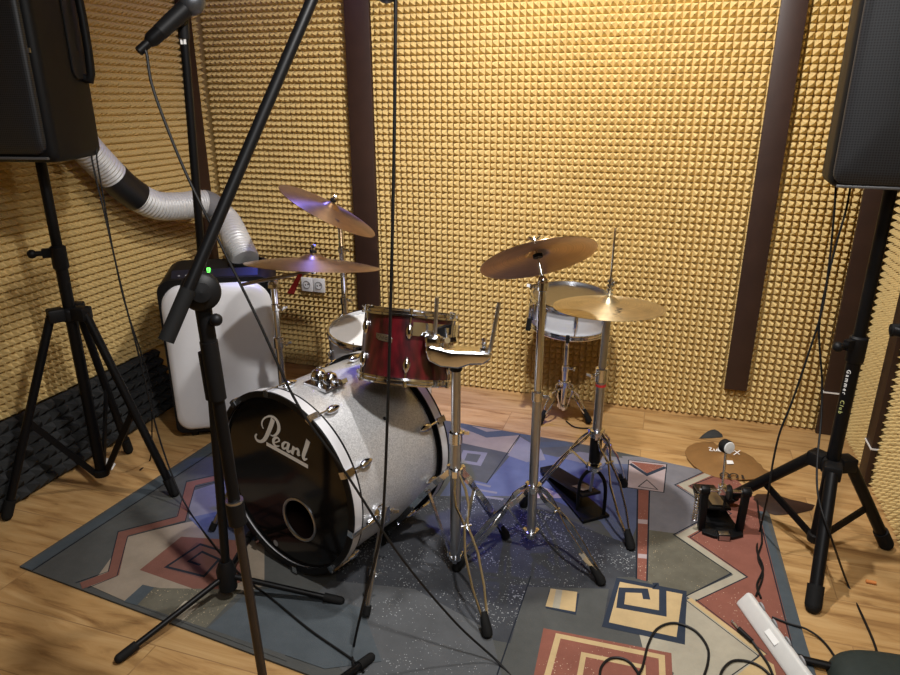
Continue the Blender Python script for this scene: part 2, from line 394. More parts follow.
# wooden battens ------------------------------------------------------
def batten(o, ex, en, w, z0, z1, label, tie=None):
    t = thing('wooden_batten', label, 'batten', V(o)+UP*z0, 'dark wooden battens')
    b = MB(); b.box(V(o)+ex*(w/2)+en*.011+UP*((z0+z1)/2), (w, .022, z1-z0), ex, en, UP); b.build('board', WOODD, t, bevel=.002)
    if tie:
        b = MB(); b.box(V(o)+ex*(w/2)+en*.0115+UP*tie, (w+.006, .026, .006), ex, en, (UP+ex*.15).normalized()); b.build('cable_tie', PAPER, t)['label'] = 'white tie around the batten'
    return t
batten(W(.786, 0), BD, -BN, .122, 0, ROOM_Z, 'tall dark brown batten on the back wall behind the red tom')
batten(W(2.586, 0), BD, -BN, .094, .162, ROOM_Z, 'dark brown batten ending above the floor, right of the hi-hat')
batten(W(2.985, 0), BD, -BN, .112, 0, ROOM_Z, 'dark brown batten in the right corner behind the speaker pole', tie=.20)
batten(W(0, .165), BN, BD, .08, 0, ROOM_Z, 'dark brown batten in the left corner above the silver duct')
batten(W(ROOM_S, .36), -BN, -BD, .085, 0, ROOM_Z, 'dark brown batten on the right wall beside the speaker stand', tie=.16)

# wall outlet ---------------------------------------------------------
t = thing('wall_outlet', 'white double wall outlet on the foam below the left cymbals', 'outlet', W(.527, .0, .47), )
for k in (-1, 1):
    c = W(.527+k*.035, .005, .475)
    b = MB(); b.box(c, (.066, .014, .075), BD, BN, UP); f = b.build('socket_plate', WHITEP, t, bevel=.004)
    b = MB(); b.lathe([(.021, .0), (.021, .003), (.018, .003), (.018, -.004), (.0001, -.004)], c-BN*.007, -BN, 20)
    for q in (-1, 1): b.cyl(c-BN*.0035+BD*q*.008+UP*.002*q, c-BN*.0075+BD*q*.008+UP*.002*q, .004, 8, mi=1)
    b.build('socket', [GREYP, BLACKP], f)

# ---------------------------------------------------------------- rug
RUGZ = .007
cg = dict(base=carpet('rug_grey', (.078, .080, .076)), redl=carpet('rug_brick', (.17, .078, .06)), border=carpet('rug_border', (.068, .082, .092)), navy=carpet('rug_navy', (.03, .038, .055)),
          red=carpet('rug_red', (.215, .085, .062), (.5, .35, .25), .25), tan=carpet('rug_tan', (.46, .34, .18)), cream=carpet('rug_cream', (.34, .31, .24)),
          dust=carpet('rug_dusty_black', (.050, .053, .060), (.27, .28, .29), .82, .4), lav=carpet('rug_lavender', (.17, .165, .18), (.15, .14, .2), .3),
          brown=carpet('rug_brown', (.13, .065, .055)), olive=carpet('rug_olive', (.12, .112, .085), (.33, .27, .18), .5, .35), line=carpet('rug_line', (.02, .023, .03)),
          blue=carpet('rug_blue', (.09, .105, .17)), pink=carpet('rug_pink', (.36, .29, .29)), teal=carpet('rug_teal', (.075, .088, .098)), sand=carpet('rug_sand', (.26, .215, .165)),
          wear=carpet('rug_worn', (.088, .092, .097), (.3, .31, .32), .3))
ck = list(cg); CI = {k: i for i, k in enumerate(ck)}
E1 = V((.925, -.38, 0)).normalized(); E2 = V((.38, .925, 0)).normalized()
R0 = flo(20, 568)
def RG(a, b, z=0.): return V((R0.x, R0.y, 0))+E1*a+E2*b+UP*z
rb = MB(); corners = [RG(0, 0), RG(1.1, -.015), RG(2.36, -.03), RG(2.27, .6), RG(2.2, 1.21), RG(2.08, 1.43), RG(1.5, 1.47), RG(.8, 1.455), RG(-.005, 1.44)]
rb.prism([p+UP*.001 for p in corners], UP*(RUGZ-.001), CI['base'])
# outline of the rug as a mask for the pattern
def clip_to(poly, clip):
    out = poly[:]
    n = len(clip)
    for i in range(n):
        a, b = clip[i], clip[(i+1) % n]; e = b-a; nn = V((-e.y, e.x, 0))
        inp, out = out, []
        for j in range(len(inp)):
            p, q = inp[j], inp[(j+1) % len(inp)]
            dp, dq = (p-a).dot(nn), (q-a).dot(nn)
            if dp >= 0: out.append(p)
            if (dp >= 0) != (dq >= 0): out.append(p+(q-p)*(dp/(dp-dq)))
        if not out: break
    return out
LAY = [0]
def tri_fill(pts, col, raw=False):
    LAY[0] += 1; z = RUGZ+LAY[0]*.00003
    import mathutils.geometry as mg
    P = [V((p.x, p.y, 0)) for p in pts]
    for tr in mg.tessellate_polygon([P]):
        tri = [P[i] for i in tr]
        if (tri[1]-tri[0]).cross(tri[2]-tri[0]).z < 0: tri.reverse()
        c = clip_to(tri, [V((k.x, k.y, 0)) for k in corners])
        if len(c) >= 3: rb.poly([p+UP*z for p in c], CI[col])
def rp(col, *px, o=(0, 0), k=1.0): tri_fill([flo(o[0]+x*k, o[1]+y*k, RUGZ) for x, y in px], col)
def rline(col, w, *px, o=(0, 0), k=1.0, closed=False):
    P = [flo(o[0]+x*k, o[1]+y*k, RUGZ) for x, y in px]
    if closed: P.append(P[0])
    L = []; R = []
    for i, p in enumerate(P):
        d1 = (P[i]-P[i-1]).normalized() if i else None; d2 = (P[i+1]-P[i]).normalized() if i < len(P)-1 else None
        if closed and i == 0: d1 = (P[0]-P[-2]).normalized()
        if closed and i == len(P)-1: d2 = (P[1]-P[0]).normalized()
        d1 = d1 or d2; d2 = d2 or d1
        n1 = V((-d1.y, d1.x, 0)); n2 = V((-d2.y, d2.x, 0)); m = (n1+n2)
        m = m.normalized() if m.length > .1 else n1; s = w/2/max(.35, m.dot(n1))
        L.append(p+m*s); R.append(p-m*s)
    for i in range(len(P)-1):
        tri_fill([L[i], L[i+1], R[i+1], R[i]], col); LAY[0] -= 1
    LAY[0] += 1
ZA = dict(o=(440, 420), k=.42222)      # right-hand half of the rug
ZB = dict(o=(0, 420), k=.37778)        # left-hand half
# large fields
rp('lav', (215, 105), (330, 75), (640, 120), (580, 250), (545, 380), (490, 380), (470, 160), (330, 170), (200, 150), **ZA)
rp('lav', (430, 85), (600, 95), (690, 210), (560, 275), (640, 330), (580, 430), (500, 395), (495, 200), **ZA)
rp('blue', (200, 70), (330, 100), (330, 190), (190, 180), (0, 180), (40, 120), **ZA)
rp('blue', (260, 100), (470, 105), (470, 240), (440, 320), (380, 240), (270, 190), **ZA)
rp('olive', (492, 260), (570, 270), (690, 360), (585, 415), (500, 390), (488, 380), **ZA)
rp('dust', (-40, 180), (190, 185), (290, 230), (380, 270), (466, 300), (468, 372), (420, 372), (390, 480), (330, 560), (120, 520), (-60, 420), (-240, 420), (-260, 260), **ZA)
rp('wear', (-260, 380), (-60, 400), (120, 500), (150, 620), (-200, 620), (-360, 480), **ZA)
rp('base', (205, 395), (400, 400), (385, 488), (578, 530), (560, 620), (140, 620), **ZA)
rline('line', .004, (215, 370), (135, 604), **ZA)
# blocks at the far side
rp('sand', (50, 10), (190, 32), (165, 80), (40, 52), **ZA)
rp('teal', (50, -8), (70, 12), (110, 28), (190, 22), (240, 52), (300, 50), (310, 62), (235, 66), (190, 36), (110, 42), (40, 14), **ZA)
rp('base', (40, 52), (170, 80), (110, 150), (30, 130), **ZA)
rline('line', .004, (190, 34), (110, 150), **ZA)
rline('lav', .022, (60, 75), (105, 80), (92, 105), (50, 98), closed=True, **ZA)
for y in (150, 165, 180): rline('lav', .013, (55+y*.2, y), (120+(y-150), y+8), **ZA)
rp('lav', (190, 40), (240, 70), (250, 95), (205, 100), (160, 84), **ZA)
rp('pink', (215, 150), (260, 165), (300, 185), (215, 185), **ZA)
# envelope and red stripe
rp('pink', (447, 95), (537, 105), (530, 172), (443, 160), **ZA)
rp('red', (452, 99), (532, 108), (492, 128), **ZA)
rline('navy', .016, (450, 104), (490, 130), (534, 112), **ZA)
rline('line', .004, (470, 158), (490, 142), (515, 165), closed=True, **ZA)
rline('line', .004, (447, 95), (537, 105), (530, 172), (443, 160), closed=True, **ZA)
rp('red', (470, 165), (494, 167), (488, 382), (467, 376), **ZA)
for y in (240, 322): rp('pink', (469, y-5), (492, y-3), (491, y+7), (469, y+5), **ZA)
rline('line', .005, (468, 165), (465, 376), **ZA); rline('line', .005, (496, 167), (490, 382), **ZA)
# zigzag with red field to its right
rp('red', (560, 155), (645, 115), (780, 150), (775, 215), (835, 530), (845, 640), (780, 600), (755, 555), (600, 425), (725, 370), (560, 272), (665, 215), **ZA)
zz = [(660, 118), (575, 155), (672, 220), (572, 275), (710, 370), (592, 424)]
rline('cream', .026, *zz, **ZA)
rline('line', .004, (650, 112), (556, 154), (655, 218), (553, 272), (690, 364), (582, 418), **ZA)
rline('line', .004, (675, 124), (592, 156), (690, 222), (592, 278), (728, 372), (600, 432), **ZA)
rp('cream', (585, 425), (755, 555), (690, 640), (540, 640), (578, 530), **ZA)
rp('cream', (470, 500), (578, 530), (560, 604), (500, 560), (480, 540), **ZA)
rline('tan', .016, (590, 424), (768, 558), **ZA); rline('line', .003, (583, 428), (755, 560), (690, 606), **ZA); rline('line', .003, (605, 425), (775, 556), **ZA)
rp('tan', (758, 560), (790, 580), (800, 620), (680, 625), **ZA)
rp('border', (755, 216), (790, 220), (884, 557), (900, 640), (846, 640), (832, 520), **ZA)
rline('line', .004, (752, 216), (832, 530), (845, 640), **ZA)
# spiral block
rp('navy', (418, 374), (584, 406), (580, 533), (383, 490), **ZA)
rp('tan', (426, 384), (574, 413), (560, 515), (400, 480), **ZA)
rline('navy', .022, (512, 402), (510, 392), (505, 392), **ZA)
ZC = dict(o=(590, 560), k=170/900)     # close view of the spiral
rline('navy', .021, (300, 210), (290, 165), (170, 160), (160, 245), (385, 285), (385, 150), **ZC)
# tan square, red block with cream lines
rp('navy', (258, 404), (330, 412), (322, 462), (250, 446), **ZA)
rp('tan', (262, 400), (325, 408), (320, 455), (250, 442), **ZA); rp('cream', (275, 402), (290, 404), (283, 448), (266, 445), **ZA)
rp('red', (245, 494), (548, 553), (552, 640), (215, 640), **ZA)
rline('tan', .016, (245, 640), (280, 512), (525, 562), (528, 640), **ZA)
rline('tan', .014, (325, 640), (340, 556), (480, 585), (482, 640), **ZA)
# left-hand side
rp('border', (50, 395), (590, 45), (600, 60), (78, 402), **ZB)
rline('line', .004, (85, 400), (600, 62), **ZB)
rp('sand', (240, 440), (335, 310), (480, 275), (600, 250), (700, 300), (700, 470), (540, 470), (330, 480), **ZB)
rp('lav', (505, 190), (600, 160), (700, 150), (700, 240), (500, 260), **ZB)
rp('blue', (500, 260), (700, 215), (700, 320), (560, 320), **ZB)
rp('redl', (370, 398), (480, 310), (640, 320), (660, 420), (560, 465), **ZB)
rline('redl', .036, (215, 440), (300, 408), (325, 303), (480, 262), (505, 170), (600, 148), (700, 140), **ZB)
rline('line', .003, (200, 432), (287, 402), (313, 296), (470, 256), (494, 163), (600, 140), **ZB)
rline('line', .003, (232, 446), (310, 414), (338, 310), (490, 270), (516, 178), (600, 158), **ZB)
rp('brown', (440, 395), (520, 325), (600, 340), (590, 380), (530, 420), **ZB)
rline('line', .009, (600, 352), (530, 330), (440, 390), (540, 415), (580, 370), (535, 350), (500, 375), (530, 385), **ZB)
rp('base', (330, 480), (380, 440), (600, 470), (700, 440), (760, 640), (600, 580), **ZB)
rp('border', (328, 482), (378, 437), (408, 444), (362, 492), **ZB)
rp('olive', (365, 490), (408, 446), (640, 450), (545, 552), **ZB)
rp('cream', (450, 520), (490, 480), (530, 488), (485, 532), **ZB)
rp('teal', (550, 552), (660, 455), (760, 440), (960, 500), (1010, 640), (860, 660), **ZB)
rug = rb.build('patterned_rug', [cg[k] for k in ck], fix=False)
tag(rug, 'grey rug with red, tan and navy geometric patterns under the drum kit', 'rug')

# ---------------------------------------------------------------- hardware helpers
def wing_nut(b, p, axis, s=1., mi=0):
    x, y, z = frame(axis)
    b.cyl(V(p), V(p)+z*.012*s, .006*s, 10, mi)
    for k in (-1, 1): b.bar(V(p)+z*.008*s+x*k*.004*s, V(p)+z*.016*s+x*k*.017*s, .004*s, .009*s, y, mi)
def chrome_leg(root, c, foot, z_top, z_low, r_in=.018, wire=True, r=.0042, zf=.012, knee=.35, lift=.03):
    """double strip leg with rubber foot, plus its brace to the lower collar"""
    c = V((c[0], c[1], 0)); f = V((foot[0], foot[1], 0)); d = f-c; L = d.length; d.normalize(); sd = UP.cross(d)
    k = c+d*(L*knee)+UP*(z_top+(zf-z_top)*knee+lift)
    pts = [c+d*r_in+UP*z_top, k, f-d*.012+UP*(zf+.03)]
    wid = [.006, .017, .019, .004, .019, .017, .005]
    leg = MB()
    path = smooth_path(pts, 6); n = len(path)
    for sg in (-1, 1):
        q = []
        for i, p in enumerate(path):
            u = i/(n-1)*(len(wid)-1); j = min(int(u), len(wid)-2); w = wid[j]+(wid[j+1]-wid[j])*(u-j)
            q.append(p+sd*sg*w*(1 if wire else .75))
        if wire: leg.tube(q, r, 8)
        else:
            for i in range(len(q)-1): leg.bar(q[i], q[i+1]+(q[i+1]-q[i])*.12, .0035, .017, UP)
    mid = path[n//2]
    leg.cyl(mid-sd*.016, mid+sd*.016, .004, 8)
    lg = leg.build('leg', CHROME, root)
    b = MB(); fb = f+UP*(zf+.012); b.tube([fb+(path[-3]-fb).normalized()*.05, f+UP*(zf+.012), f+d*.004+UP*.0145], lambda u: .011+.005*math.sin(u*2.2), 10); 
    b.ball(f+UP*.0155, .0145, 10); b.build('rubber_foot', RUBBER, lg)['label'] = 'black rubber foot'
    b = MB(); p0 = c+d*r_in+UP*z_low; b.bar(p0, mid, .012, .004, UP); b.build('brace', CHROME, root)
def collar(root, c, z, r=.019, h=.026, name='collar'):
    b = MB(); b.lathe([(r*.75, -h/2), (r, -h/2+.003), (r, h/2-.003), (r*.75, h/2)], V((c[0], c[1], z)), UP, 20, cap=True)
    for k in range(3):
        a = k*2*PI/3+.4; d = V((math.cos(a), math.sin(a), 0)); b.box(V((c[0], c[1], z))+d*r, (.014, .014, h*.8), d, UP.cross(d), UP)
    return b.build(name, CHROME, root)
def clamp(root, p, r=.016, h=.03, side=V((1, 0, 0))):
    b = MB(); b.lathe([(r*.8, -h/2), (r, -h/2+.003), (r, h/2-.003), (r*.8, h/2)], p, UP, 20, cap=True)
    b.cyl(V(p)+side*r*.7, V(p)+side*(r+.012), .006, 10); wing_nut(b, V(p)+side*(r+.008), side)
    return b.build('clamp', CHROME, root)
def tube(root, p, q, r, m=CHROME, name='tube', n=20):
    b = MB(); b.cyl(p, q, r, n); return b.build(name, m, root)

def cymbal(label, c, nrm, R, m, profile='crash', group='cymbals on stands'):
    z = V(nrm).normalized(); x, y, z = frame(z)
    rot = M((x, y, z)).transposed()
    mt = rot.to_4x4(); mt.translation = V(c)
    b = MB(); th = .0012
    br = R*.22 if profile == 'ride' else R*.2
    pr = []
    for i in range(25):
        u = i/24; r = .006+(R-.006)*u
        bow = -.022*(r/R)**2*(R/.2)
        bell = .018*math.cos(PI/2*min(1, r/br))**.8 if r < br else 0
        pr.append((r, bow+bell))
    prof = pr+[(r, h-th) for r, h in reversed(pr)]
    mm = [M.Translation(V((0, 0, 0)))]
    b.lathe(prof, V((0, 0, 0)), UP, 72, closed=True)
    b.v = [mt @ p for p in b.v]
    o = b.build('cymbal', m, None, mtx=mt, angle=60)
    tag(o, label, 'cymbal', group)
    return o, mt
def cymbal_top(root, c, nrm, below=.05, above=.03):
    z = V(nrm).normalized(); c = V(c)
    b = MB(); b.cyl(c-z*below, c+z*(above+.018), .0035, 10); b.build('rod', CHROME, root)
    b = MB(); b.cyl(c+z*.020, c+z*.030, .013, 16); b.cyl(c-z*.014, c-z*.004, .014, 16); b.build('felt', BLACKP, root)
    b = MB(); wing_nut(b, c+z*.031, z, 1.1); b.build('wing_nut', CHROME, root)

def angfeet(c, R, degs): return [(c[0]+R*math.cos(math.radians(a)), c[1]+R*math.sin(math.radians(a))) for a in degs]

# ---------------------------------------------------------------- right crash + its stand
c = (.262, 1.85)
crash_n = V((-.17, .51, .84)).normalized(); crash_c = atY(538, 257, 1.88)+crash_n*.012
st = thing('cymbal_stand', 'chrome cymbal stand in the middle holding the crash seen from below', 'cymbal stand', (c[0], c[1], 0), 'chrome drum stands')
tube(st, V((c[0], c[1], .06)), V((c[0], c[1], .56)), .0145, STEEL)
tube(st, V((c[0], c[1], .54)), V((c[0], c[1], .90)), .0115)
collar(st, c, .245); collar(st, c, .075, .021, .02)
clamp(st, V((c[0], c[1], .56)), .018, .034, V((1, -.2, 0)).normalized()); clamp(st, V((c[0], c[1], .90)), .016, .03, V((-1, -.2, 0)).normalized())
for f in [flo(457, 572), flo(600, 586), V((.285, 2.13, 0))]: chrome_leg(st, c, f, .25, .075, zf=.012, wire=False)
tj = V((c[0], c[1], .915)); b = MB(); b.ball(tj, .014); b.tube([tj, tj+(crash_c-tj)*.35, crash_c-crash_n*.03], .006, 10); b.build('tilter', CHROME, st)
cymbal_top(st, crash_c, crash_n, .045)
cymbal('reddish bronze crash cymbal tilted to show its underside, on the middle stand', crash_c, crash_n, .168, BRONZER)

# ---------------------------------------------------------------- tom stand with two empty rods, in front
c = (.017, 1.757)
st = thing('tom_stand', 'chrome double tom stand in front with an empty rod on its right', 'tom stand', (c[0], c[1], 0), 'chrome drum stands')
tube(st, V((c[0], c[1], .045)), V((c[0], c[1], .47)), .0165, STEEL)
tube(st, V((c[0], c[1], .45)), V((c[0], c[1], .70)), .0135, STEEL)
collar(st, c, .36, .022); collar(st, c, .055, .021, .018)
clamp(st, V((c[0], c[1], .47)), .020, .04, V((.6, .8, 0)).normalized())
for k, f in enumerate([flo(487, 638), flo(505, 540), V((-.225, 1.885, 0))]): chrome_leg(st, c, f, .355, .055, wire=(k == 0), lift=.0 if k == 0 else .03)
Yh = 1.757
def hp(x, y, dy=0): return atY(x, y, Yh+dy)
b = MB()
top = [hp(x, y) for x, y in [(425, 347), (428, 342), (452, 348), (478, 349), (492, 350), (490, 357), (483, 362), (470, 362), (458, 366), (440, 364), (428, 358)]]
b.prism([p+V((0, -.028, 0)) for p in top], V((0, .056, 0))); b.build('double_bracket', CHROME, st, bevel=.011, segs=4)
b = MB(); b.lathe([(.016, -.02), (.018, -.016), (.018, .014), (.014, .02)], V((c[0], c[1], .70)), UP, 20, cap=True); b.build('neck', BLACKM, st)
b = MB(); q = hp(433, 341); b.box(q, (.046, .046, .044)); b.build('rod_clamp', CHROME, st, bevel=.012, segs=3)
b = MB(); b.cyl(hp(446, 347, -.03), hp(446, 339, -.03), .009, 12); wing_nut(b, hp(446, 341, -.035), V((.2, -.8, .4)), 1.4); b.build('wing_nut', CHROME, st)
b = MB(); b.tube([hp(433, 350), hp(435, 335), hp(437, 297)], .0055, 12); b.build('rod', STEEL, st)
b = MB(); b.tube([hp(478, 354), hp(487, 353), hp(491, 346), hp(499, 303)], .0055, 12, sm=4); b.build('rod', STEEL, st)
b = MB(); q = hp(484, 349); b.box(q, (.022, .03, .016)); wing_nut(b, q+UP*.008, UP, 1.1); b.build('rod_clamp', CHROME, st, bevel=.003)

# ---------------------------------------------------------------- red tom
tc_ = V((-.126, 1.9, .703)); ta = V((.10, .31, 1)).normalized()
tm = thing('rack_tom', 'small dark red tom drum with chrome rims held above the bass drum', 'tom drum', tc_-ta*.11)
TR, TH = .136, .090
b = MB(); b.lathe([(TR, -TH), (TR, TH), (TR-.006, TH), (TR-.006, -TH)], tc_, ta, 64, closed=True); b.build('shell', REDL, tm)
for sg in (1, -1):
    b = MB(); pr = [(TR+.001, TH-.004), (TR+.009, TH-.004), (TR+.010, TH+.002), (TR+.006, TH+.004), (TR+.006, TH+.011), (TR+.010, TH+.013), (TR+.009, TH+.017), (TR+.001, TH+.016)]
    b.lathe([(r, h*sg) for r, h in pr], tc_, ta, 64, closed=True); rm = b.build('rim', CHROME, tm)
    b = MB(); b.lathe([(.0001, (TH+.004)*sg), (TR, (TH+.004)*sg), (TR, (TH+.002)*sg), (.0001, (TH+.002)*sg)], tc_, ta, 48); b.build('drum_head', HEADW if sg > 0 else HEADB, tm)
tx, ty, tz = frame(ta)
def tomdir(deg): return (V((math.cos(math.radians(deg)), math.sin(math.radians(deg)), 0))-ta*ta.dot(V((math.cos(math.radians(deg)), math.sin(math.radians(deg)), 0)))).normalized()
for k in range(6):
    d = tomdir(-88+k*60)
    b = MB()
    for sg in (1, -1):
        p = tc_+d*(TR+.004)+ta*sg*.048
        b.tube([p-ta*.022, p-ta*.012, p, p+ta*.012, p+ta*.022], lambda u: .004+.008*math.sin(PI*u), 12)
        b.cyl(p, tc_+d*(TR+.006)+ta*sg*(TH+.012), .003, 8)
        b.cyl(tc_+d*(TR+.007)+ta*sg*(TH+.004), tc_+d*(TR+.007)+ta*sg*(TH+.02), .006, 8)
    b.build('lug', CHROME, tm)
# suspension band on the front right
b = MB(); rows = []
for k in range(13):
    d = tomdir(-85+k*6.2); r0, r1 = TR+.012, TR+.015
    rows.append([tc_+d*r0+ta*.036, tc_+d*r1+ta*.036, tc_+d*r1+ta*.074, tc_+d*r0+ta*.074])
b.ring_rows(rows)
d = tomdir(-50); b.box(tc_+d*(TR+.018)+ta*.055, (.05, .012, .028), UP.cross(d), d, ta, mi=1)
b.build('mount_band', [CHROME, BLACKM], tm)
b = MB(); q = tc_+tomdir(-48)*(TR+.022)+ta*.03; b.tube([q+ta*.035, q, hp(433, 341)+UP*.02], .008, 10); b.build('mount_arm', CHROME, tm)
# badge on the shell
d0 = tomdir(-118); sx = ta.cross(d0)
bc = tc_+d0*(TR+.001)+ta*.018
b = MB()
def bpt(u, v, o=0):
    a = math.radians(-118)+u/TR; d = tomdir(math.degrees(a)); return tc_+d*(TR+.0008+o)+ta*(.022+v)
out = [(-.026, .011), (-.012, .0105), (.010, .009), (.020, .006), (.027, .000), (.026, -.013), (.006, -.011), (-.014, -.0085), (-.025, -.003)]
n = len(out); b.add([bpt(u, v) for u, v in out]+[bpt(u*.93, v*.9, .002) for u, v in out]+[bpt(0, 0, .003)], [(i, (i+1) % n, n+(i+1) % n, n+i) for i in range(n)]+[(n+i, n+(i+1) % n, 2*n) for i in range(n)])
bd = b.build('badge', STEEL, tm)
b = MB()
for k, (u, v) in enumerate([(-.016, .003), (-.007, .001), (.002, 0), (.011, -.002)]):
    for sgm in ([(-.003, -.004), (-.003, .004), (.002, .003), (.003, 0)], [(-.003, -.004), (0, .004), (.003, -.004)], [(-.003, -.004), (0, .004), (.003, -.004)], [(.003, .003), (-.003, .003), (-.003, -.003), (.003, -.003)])[k:k+1]:
        ribbon(b, [bpt(u+a, v+e, .0032) for a, e in sgm], .0014, d0, sm=1)
b.build('badge_lettering', BLACKPRINT, bd)

# ---------------------------------------------------------------- bass drum
BF = V((-.503, 1.759, .311)); BA = V((math.sin(math.radians(35.8)), math.cos(math.radians(35.8)), -.020)).normalized()
BR, BL = .278, .45
bx = BA.cross(UP).normalized()           # to the viewer's right on the front head
bu = bx.cross(BA).normalized()
bass = thing('bass_drum', 'large silver sparkle bass drum with black front head and white script', 'bass drum', V((BF.x+BA.x*.2, BF.y+BA.y*.2, 0)))
b = MB(); b.lathe([(BR, .045), (BR, BL-.045), (BR-.007, BL-.045), (BR-.007, .045)], BF, BA, 96, closed=True); b.mi[192:288] = [1]*96; b.build('shell', [SHELL, WOODD], bass)  # inner face coloured dark, painting in the shade behind the port
def hoop(s0, sgn):
    b = MB()
    o = BF+BA*s0; ax = BA*sgn
    b.lathe([(BR+.014, .006), (BR+.014, .036), (BR+.002, .036), (BR+.002, .006)], o, ax, 96, closed=True, mi=0)
    b.lathe([(BR+.0145, 0), (BR+.0145, .0062), (BR-.004, .0062), (BR-.004, .0)], o, ax, 96, closed=True, mi=1)
    b.lathe([(BR+.0145, .036), (BR+.0145, .041), (BR+.001, .041), (BR+.001, .036)], o, ax, 96, closed=True, mi=1)
    b.lathe([(BR+.006, .042), (BR+.006, .049), (BR+.0005, .049), (BR+.0005, .042)], o, ax, 96, closed=True, mi=1)
    return b.build('hoop', [HOOPW, BLACKM], bass)
hoop(0, 1); hoop(BL, -1)
def disc(name, s, r, m, parent, th=.002, hole=0):
    b = MB(); b.lathe([(max(hole, .0001), 0), (r, 0), (r, th), (max(hole, .0001), th)], BF+BA*s, BA, 96, closed=True); return b.build(name, m, parent)
pc = onplane(299.5, 519.5, BF+BA*.012, BA)   # centre of the port
b = MB(); NN = 96; RI = .066
# head with a round hole
ring_o = [BF+BA*.012+(bx*math.cos(2*PI*j/NN)+bu*math.sin(2*PI*j/NN))*(BR-.003) for j in range(NN)]
ring_i = [pc+(bx*math.cos(2*PI*j/NN)+bu*math.sin(2*PI*j/NN))*RI for j in range(NN)]
b.add(ring_o+ring_i+[p+BA*.001 for p in ring_o+ring_i], [(j, (j+1) % NN, NN+(j+1) % NN, NN+j) for j in range(NN)]+[(2*NN+j, 3*NN+j, 3*NN+(j+1) % NN, 2*NN+(j+1) % NN) for j in range(NN)])
head = b.build('front_head', HEADB, bass, fix=False); head['label'] = 'glossy black front head with a round port'
b = MB(); b.lathe([(RI+.001, -.004), (RI+.005, -.003), (RI+.005, .001), (RI-.003, .003), (RI-.003, -.002)], pc, BA, 64, closed=True); b.build('port_ring', STEEL, head)
disc('batter_head', BL-.012, BR-.003, HEADB, bass)
b = MB(); b.lathe([(.0001, 0), (.2, 0), (.2, .11), (.0001, .11)], BF+BA*.2-bu*.06, BA, 40); b.build('damping_pillow', RUBBER, bass)  # pillow coloured black to paint in the shade seen through the port
# script on the head, traced stroke by stroke
hn = -BA
def hq(x, y): return onplane(x, y, BF+BA*.0118, BA)
def z11(x, y): return hq(265+x/10.89, 408+y/10.89)
def pxw(w): return w*2.55/F
b = MB()
ribbon(b, [hq(*p) for p in [(273.2, 419), (271.3, 425), (268.6, 432), (265.3, 438.5), (261.5, 441.3), (257.4, 440.2), (255.6, 436.6), (257, 433.8)]], [pxw(k) for k in (4.6, 4.4, 4.2, 3.6, 2.6, 2.6, 2.4, 1.2)], hn)
ribbon(b, [hq(*p) for p in [(263.6, 428.6), (262, 424.5), (263, 420), (266.5, 417), (271, 416.2), (275.6, 418.6), (278.4, 423.4), (279, 429), (277, 433.6), (273.4, 435.8), (270.6, 434.8)]], [pxw(k) for k in (1.2, 1.6, 1.4, 1.3, 1.8, 2.8, 3.8, 3.6, 2.4, 1.4, .8)], hn)
# e
ribbon(b, [z11(*p) for p in [(100, 378), (140, 366), (158, 350), (140, 322), (112, 326), (94, 352), (98, 390), (125, 414), (160, 412)]], [pxw(k) for k in (.9, .9, 2.0, 1.6, 2.2, 3.0, 2.6, 1.8, .8)], hn)
# a
ribbon(b, [z11(*p) for p in [(250, 380), (222, 372), (196, 396), (196, 430), (220, 440), (246, 420)]], [pxw(k) for k in (1.2, 1.6, 2.8, 2.8, 1.6, 1.0)], hn)
ribbon(b, [z11(*p) for p in [(262, 378), (252, 420), (246, 462), (268, 474), (284, 458)]], [pxw(k) for k in (3.0, 3.0, 2.8, 2.0, .9)], hn)
# r
ribbon(b, [z11(*p) for p in [(318, 420), (306, 460), (296, 500)]], [pxw(3.0)]*3, hn)
ribbon(b, [z11(*p) for p in [(306, 470), (330, 446), (360, 450), (366, 480), (360, 508), (385, 512)]], [pxw(k) for k in (1, 1.4, 2.6, 3.0, 2.4, 1)], hn)
# l
ribbon(b, [z11(*p) for p in [(474, 352), (446, 440), (420, 520), (428, 556), (462, 552)]], [pxw(k) for k in (4.4, 4.0, 3.6, 2.8, .9)], hn)
ribbon(b, [z11(*p) for p in [(18, 388), (245, 512), (470, 638)]], pxw(3.4), hn, sm=1)
b.build('script_logo', LOGO, head, fix=False)['label'] = 'white script lettering Pearl with an underline'
# small sticker
b = MB(); q = hq(276, 543); b.lathe([(.011, -.0008), (.0001, -.0008)], q, BA, 20); b.build('sticker', GREYP, head)
# claws and lugs around both hoops
for k in range(10):
    a = math.radians(18+36*k+7)
    d = bx*math.cos(a)+bu*math.sin(a); sd = BA.cross(d)
    for s0, sg in ((0, 1), (BL, -1)):
        o = BF+BA*s0; ax = BA*sg
        b = MB()
        b.box(o+d*(BR+.018)+ax*.014, (.020, .006, .036), sd, d, ax); b.box(o+d*(BR+.010)-ax*.003, (.020, .020, .005), sd, d, ax)
        b.cyl(o+d*(BR+.018)-ax*.006, o+d*(BR+.018)+ax*.10, .0032, 8)
        p = o+d*(BR+.012)
        b.tube([p+ax*.062, p+ax*.07, p+ax*.085, p+ax*.10, p+ax*.112], lambda u: .004+.009*math.sin(PI*u), 12)
        b.box(o+d*(BR+.004)+ax*.087, (.012, .012, .02), sd, d, ax)
        b.build('tension_claw', CHROME, bass, bevel=0)
